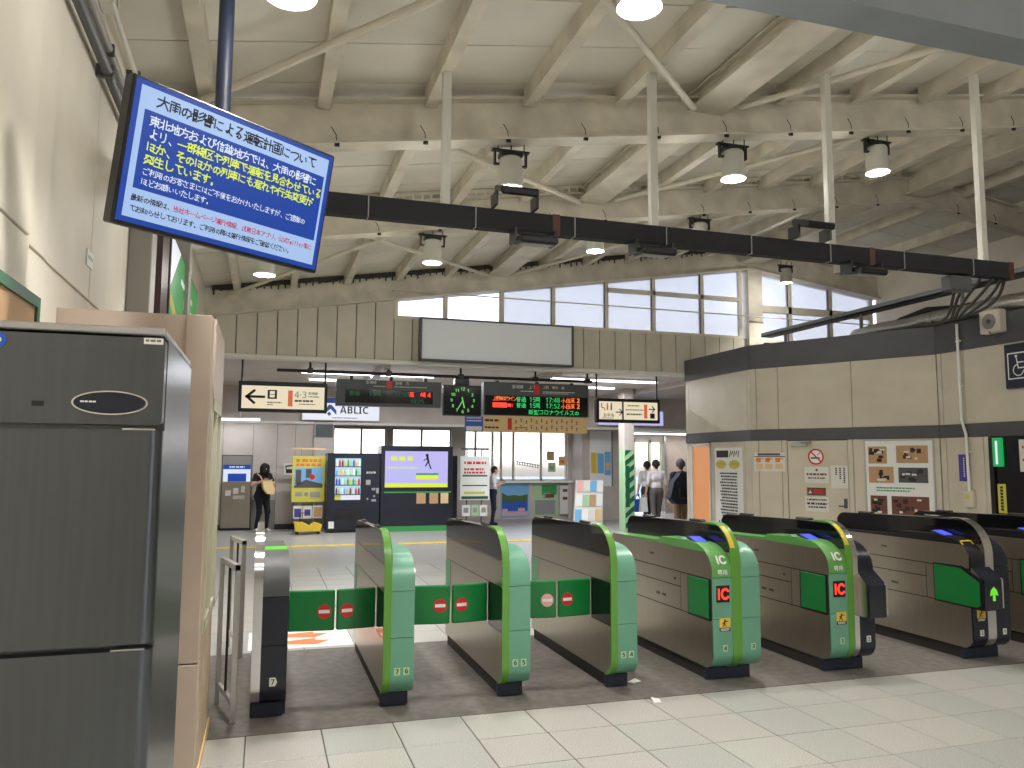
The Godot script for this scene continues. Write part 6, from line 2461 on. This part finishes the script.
	st = S()
	prism(st, PackedVector2Array([Vector2(0.02, 0.03), Vector2(0.08, 0.03), Vector2(0.05, 0.085)]), "z", 0.004, 0.006)
	part(o, "white_triangle", st, M.offwhite)
	st = S()
	scrib(st, 0.11, 0.26, 0.09, 0.025, 0.006); scrib(st, 0.11, 0.26, 0.05, 0.02, 0.006)
	part(o, "red_print", st, M.red)
	# board of photographs
	o = on_face("photo_board", "white board of six photographs on the office wall", "board", fb, 1.80, 0.80)
	sheet(o, 0.91, 1.12, M.white)
	st = S()
	bx(st, -0.02, 0.93, 1.12, 1.14, 0.0, 0.02); bx(st, -0.02, 0.0, 0.0, 1.13, 0.0, 0.015); bx(st, 0.91, 0.93, 0.0, 1.13, 0.0, 0.015)
	part(o, "frame", st, M.alu)
	var k2 := 0
	for q in [[0.04, 0.30, 0.79, 1.04], [0.43, 0.85, 0.80, 1.05], [0.04, 0.385, 0.51, 0.745], [0.45, 0.84, 0.52, 0.735], [0.05, 0.28, 0.04, 0.325], [0.34, 0.84, 0.04, 0.325]]:
		st = S()
		bx(st, q[0], q[1], q[2], q[3], 0.004, 0.007)
		var ph := part(o, "photograph", st, [M.kraft, M.kraft, M.kraft, M.dgrey, M.brown, M.brown][k2])
		st = S()
		for r in 7:
			var x := rng.randf_range(q[0] + 0.01, q[1] - 0.09)
			var y := rng.randf_range(q[2] + 0.01, q[3] - 0.08)
			flat(st, x, x + rng.randf_range(0.03, 0.08), y, y + rng.randf_range(0.03, 0.07), 0.0075 + r * 0.0002)
		part(ph, "dark_shapes", st, M.ink if k2 % 2 == 0 else M.dark_brown)
		st = S()
		for r in 3:
			var x := rng.randf_range(q[0] + 0.01, q[1] - 0.09)
			var y := rng.randf_range(q[2] + 0.01, q[3] - 0.05)
			flat(st, x, x + rng.randf_range(0.03, 0.08), y, y + rng.randf_range(0.02, 0.04), 0.0095)
		part(ph, "pale_shapes", st, M.offwhite)
		k2 += 1
	st = S()
	scrib(st, 0.14, 0.66, 0.45, 0.02, 0.006); scrib(st, 0.14, 0.6, 0.41, 0.02, 0.006)
	part(o, "caption", st, M.mgreen)
	# face C
	o = on_face("blue_plate", "upright violet blue plate beside the white conduit", "sign", fc, 0.30, 1.36)
	sheet(o, 0.17, 0.36, M.purple)
	st = S()
	for r in 9:
		flat(st, 0.075, 0.095, 0.30 - r * 0.03, 0.318 - r * 0.03, 0.006)
	part(o, "white_print", st, M.white)
	o = on_face("call_box", "small cream call box at the end of the white conduit", "call box", fc, 0.40, 1.02)
	st = S()
	bx(st, 0.0, 0.15, 0.0, 0.22, 0.0, 0.06, 0.006)
	part(o, "case", st, M.frame_cream)
	st = S()
	bx(st, 0.03, 0.10, 0.11, 0.17, 0.06, 0.064)
	part(o, "yellow_button", st, M.lemon)
	o = on_face("conduit_pipe", "white conduit running down the office wall from the loudspeaker side", "pipe", fc, 0.42, 1.24)
	st = S()
	tube(st, [Vector3(0.0, 2.25, 0.045), Vector3(0.0, 0.95, 0.045), Vector3(0.06, 0.75, 0.045), Vector3(0.07, 0.0, 0.045)], 0.018, 8)
	part(o, "pipe", st, M.white)
	for y in [0.5, 1.4, 2.0]:
		st = S()
		bx(st, -0.03 + (0.067 if y < 1.0 else 0.0), 0.03 + (0.067 if y < 1.0 else 0.0), y, y + 0.03, 0.0, 0.05)
		part(o, "clip", st, M.offwhite)
	o = on_face("emergency_light", "green lit emergency lamp in the dark office opening", "lamp", fc, 0.85, 1.56, -0.02)
	st = S()
	bx(st, 0.0, 0.13, 0.0, 0.37, 0.0, 0.05, 0.006)
	part(o, "case", st, M.exit_green)
	st = S()
	bx(st, 0.05, 0.08, 0.03, 0.33, 0.05, 0.055)
	part(o, "bright_light", st, M.sign_white)
	o = on_face("yellow_plate", "tall yellow plate with black characters in the dark office opening", "sign", fc, 0.86, 0.97, -0.02)
	sheet(o, 0.12, 0.37, M.lemon)
	st = S()
	for r in 8:
		flat(st, 0.04, 0.08, 0.31 - r * 0.04, 0.34 - r * 0.04, 0.006)
	part(o, "black_print", st, M.ink)
	o = on_face("notice_sheet", "white paper with red print taped on the dark office glass", "notice", fc, 1.2, 1.5, -0.018)
	sheet(o, 0.3, 0.4, M.offwhite)
	st = S()
	scrib(st, 0.04, 0.26, 0.32, 0.03, 0.006); scrib(st, 0.04, 0.26, 0.16, 0.03, 0.006)
	part(o, "red_print", st, M.red)
	o = on_face("wheelchair_sign", "navy sign with a white wheelchair symbol on the office wall", "sign", fc, 1.12, 2.54, 0.02)
	st = S()
	bx(st, 0.0, 0.55, 0.0, 0.56, 0.0, 0.03, 0.004)
	part(o, "panel", st, M.navy)
	st = S()
	for q in [[Vector2(0.05, 0.12), Vector2(0.05, 0.44)], [Vector2(0.05, 0.44), Vector2(0.40, 0.44)], [Vector2(0.40, 0.44), Vector2(0.40, 0.12)], [Vector2(0.40, 0.12), Vector2(0.05, 0.12)], [Vector2(0.17, 0.37), Vector2(0.19, 0.25)], [Vector2(0.19, 0.25), Vector2(0.28, 0.25)], [Vector2(0.28, 0.25), Vector2(0.32, 0.17)], [Vector2(0.18, 0.32), Vector2(0.26, 0.32)]]:
		seg(st, q[0], q[1], 0.016, 0.032)
	for k in 14:
		seg(st, Vector2(0.19, 0.225) + Vector2.from_angle(deg_to_rad(110 + k * 17)) * 0.07, Vector2(0.19, 0.225) + Vector2.from_angle(deg_to_rad(127 + k * 17)) * 0.07, 0.014, 0.032)
	disc(st, Vector3(0.165, 0.40, 0.03), 0.018, 0.002, 12)
	part(o, "white_symbol", st, M.white)
	o = on_face("loudspeaker", "beige box loudspeaker on the dark fascia of the office", "loudspeaker", fc, 0.86, 3.27, 0.016)
	st = S()
	bx(st, 0.0, 0.30, 0.0, 0.30, 0.0, 0.13, 0.015)
	part(o, "case", st, M.frame_cream)
	st = S()
	disc(st, Vector3(0.15, 0.15, 0.13), 0.10, 0.006, 24)
	var gr := part(o, "grille", st, M.grey_paint)
	st = S()
	disc(st, Vector3(0.15, 0.15, 0.136), 0.03, 0.004, 16)
	part(gr, "cone", st, M.dgrey)
	st = S()
	tube(st, [Vector3(0.15, 0.02, 0.135), Vector3(0.16, -0.08, 0.08), Vector3(0.17, -0.14, 0.01)], 0.006, 6)
	part(o, "cable", st, M.dgrey)
	# on the office roof
	o = thing("foil_duct", "silver foil wrapped duct lying along the office roof edge", "duct", Vector3(9.12, 3.655, -7.0))
	st = S()
	var pts := []
	for k in 26:
		pts.append(Vector3(-0.02 * sin(k * 0.9), 0.012 * sin(k * 1.7), 3.6 - k * 0.28))
	tube(st, pts, 0.115, 14)
	part(o, "duct_sleeve", st, M.foil)
	for k in 7:
		st = S()
		tube(st, [Vector3(0, 0, 3.2 - k), Vector3(0, 0, 3.16 - k)], 0.122, 14)
		part(o, "band", st, M.alu)
	st = S()
	for k in 4:
		bx(st, -0.06, 0.06, -0.12, -0.09, 2.6 - k * 1.6, 2.5 - k * 1.6)
	part(o, "saddle", st, M.dgrey)
	o = thing("cable_tray", "grey steel cable tray carried above the office roof", "cable tray", Vector3(9.42, 4.06, -8.0))
	st = S()
	bx(st, -0.12, 0.12, 0.0, 0.02, -5.2, 3.5)
	bx(st, -0.12, -0.10, 0.0, 0.08, -5.2, 3.5)
	bx(st, 0.10, 0.12, 0.0, 0.08, -5.2, 3.5)
	part(o, "tray", st, M.bluegrey)
	for z in [-4.6, -2.6, -0.6, 1.4]:
		st = S()
		bx(st, -0.02, 0.02, -0.52, 0.0, z - 0.02, z + 0.02)
		bx(st, -0.1, 0.1, -0.525, -0.51, z - 0.08, z + 0.08)
		part(o, "stand", st, M.grey_paint)
	for k in 3:
		st = S()
		pts = []
		for j in 16:
			pts.append(Vector3(-0.05 + k * 0.05, 0.04 + 0.015 * sin(j * 1.3 + k), 3.4 - j * 0.56))
		tube(st, pts, 0.018, 6)
		part(o, "cable", st, M.black if k != 1 else M.kraft)
	o = thing("black_hose", "slack black hose looping up to the end of the light rail", "hose", Vector3(9.7, 3.60, -9.6))
	st = S()
	tube(st, [Vector3(0.05, 0.06, -1.2), Vector3(0.0, 0.10, -0.9), Vector3(-0.05, 0.26, -0.4), Vector3(-0.1, 0.32, 0.2), Vector3(-0.1, 0.24, 0.8), Vector3(-0.2, 0.22, 1.1)], 0.06, 10)
	part(o, "hose", st, M.rubber)
	o = thing("cable_bundle", "tangle of black cables hanging from the light rail to the office roof", "cables", Vector3(6.72, 3.33, -5.62))
	for k in 6:
		st = S()
		var a := Vector3(-0.05 - k * 0.1, -0.01, 0.0)
		var e := Vector3(2.25, 0.10, -2.5 - k * 0.14)
		pts = []
		for j in 12:
			var t := j / 11.0
			pts.append(a.lerp(e, t) + Vector3(0, -0.05 * sin(PI * t) * (1.0 + 0.3 * k) + 0.16 * t * t, 0.06 * sin(6.0 * t + k)))
		tube(st, pts, 0.016, 6)
		part(o, "cable", st, M.rubber)
	st = S()
	bx(st, -0.75, -0.50, -0.14, -0.0, -0.06, 0.06, 0.01)
	part(o, "junction_box", st, M.dgrey)
	# railing by the end gate
	for q in [["steel barrier railing nearest the booth and the end gate", -5.25, 0.95], ["second steel barrier railing farther back beside the end gate", -6.90, 0.94]]:
		o = thing("barrier_railing", q[0], "railing", Vector3(-0.24, 0.0, q[1]))
		st = S()
		bx(st, -0.012, 0.03 + 0.10, 0.0, 0.0001, 0, 0.0001)
		st = S()
		bx(st, 0.09, 0.125, 0.0, q[2], -0.018, 0.018, 0.003)
		part(o, "post", st, M.alu)
		st = S()
		bx(st, -0.02, 0.01, 0.0, q[2], -0.46, -0.43, 0.003)
		part(o, "post", st, M.alu)
		st = S()
		hexa(st, [Vector3(0.09, q[2] - 0.035, 0.018), Vector3(0.125, q[2] - 0.035, 0.018), Vector3(0.01, q[2] - 0.035, -0.46), Vector3(-0.02, q[2] - 0.035, -0.46)], [Vector3(0.09, q[2], 0.018), Vector3(0.125, q[2], 0.018), Vector3(0.01, q[2], -0.46), Vector3(-0.02, q[2], -0.46)])
		part(o, "top_rail", st, M.alu)
		st = S()
		hexa(st, [Vector3(0.09, 0.11, 0.01), Vector3(0.12, 0.11, 0.01), Vector3(0.005, 0.11, -0.45), Vector3(-0.015, 0.11, -0.45)], [Vector3(0.09, 0.14, 0.01), Vector3(0.12, 0.14, 0.01), Vector3(0.005, 0.14, -0.45), Vector3(-0.015, 0.14, -0.45)])
		part(o, "foot_rail", st, M.alu)
		st = S()
		bx(st, 0.045, 0.06, 0.12, q[2] - 0.02, -0.22, -0.20)
		part(o, "bar", st, M.rubber)
	# pipes on the left wall
	for q in [[3.80, 0.03, "thick grey conduit along the top of the left wall", "dgrey"], [3.93, 0.026, "second grey conduit just above the first on the left wall", "grey_paint"], [4.22, 0.016, "thin white conduit under the eaves of the left wall", "offwhite"]]:
		o = thing("wall_conduit", q[2], "pipe", Vector3(-0.93, q[0], -2.5))
		st = S()
		tube(st, [Vector3(0, 0, 0), Vector3(0, 0, -3.65), Vector3(0, 0.02, -3.66)] if q[0] < 4.0 else [Vector3(0, 0, 0), Vector3(0, 0, -2.2), Vector3(0, 0.0, -3.6)], q[1], 10)
		part(o, "pipe", st, M[q[3]])
		for k in 4:
			st = S()
			bx(st, -0.06, 0.03, -q[1] - 0.006, q[1] + 0.006, -0.5 - k * 0.9, -0.47 - k * 0.9)
			part(o, "clip", st, M.dgrey)
		if q[0] > 4.0:
			st = S()
			bx(st, -0.06, 0.03, -0.05, 0.05, -2.35, -2.2, 0.01)
			part(o, "junction_box", st, M.offwhite)
	o = thing("wall_sticker", "small white sticker on the cream left wall", "sticker", Vector3(-0.985, 2.68, -4.80), PI / 2)
	sheet(o, 0.16, 0.09, M.white)
	st = S()
	scrib(st, 0.02, 0.14, 0.06, 0.02, 0.006)
	part(o, "print", st, M.grey)
	# litter on the floor
	for q in [[2.62, -5.36, 0.4, "scrap of white paper at the foot of the gate numbered 5 and 4"], [2.56, -4.90, 1.2, "scrap of white paper on the tiles in front of the gates"]]:
		o = thing("paper_scrap", q[3], "paper", Vector3(q[0], 0.0, q[1]), q[2])
		st = S()
		hexa(st, [Vector3(-0.05, 0.003, -0.02), Vector3(0.05, 0.002, -0.03), Vector3(0.055, 0.003, 0.025), Vector3(-0.045, 0.002, 0.03)], [Vector3(-0.05, 0.008, -0.02), Vector3(0.05, 0.016, -0.03), Vector3(0.055, 0.006, 0.025), Vector3(-0.045, 0.012, 0.03)])
		part(o, "sheet", st, M.white)
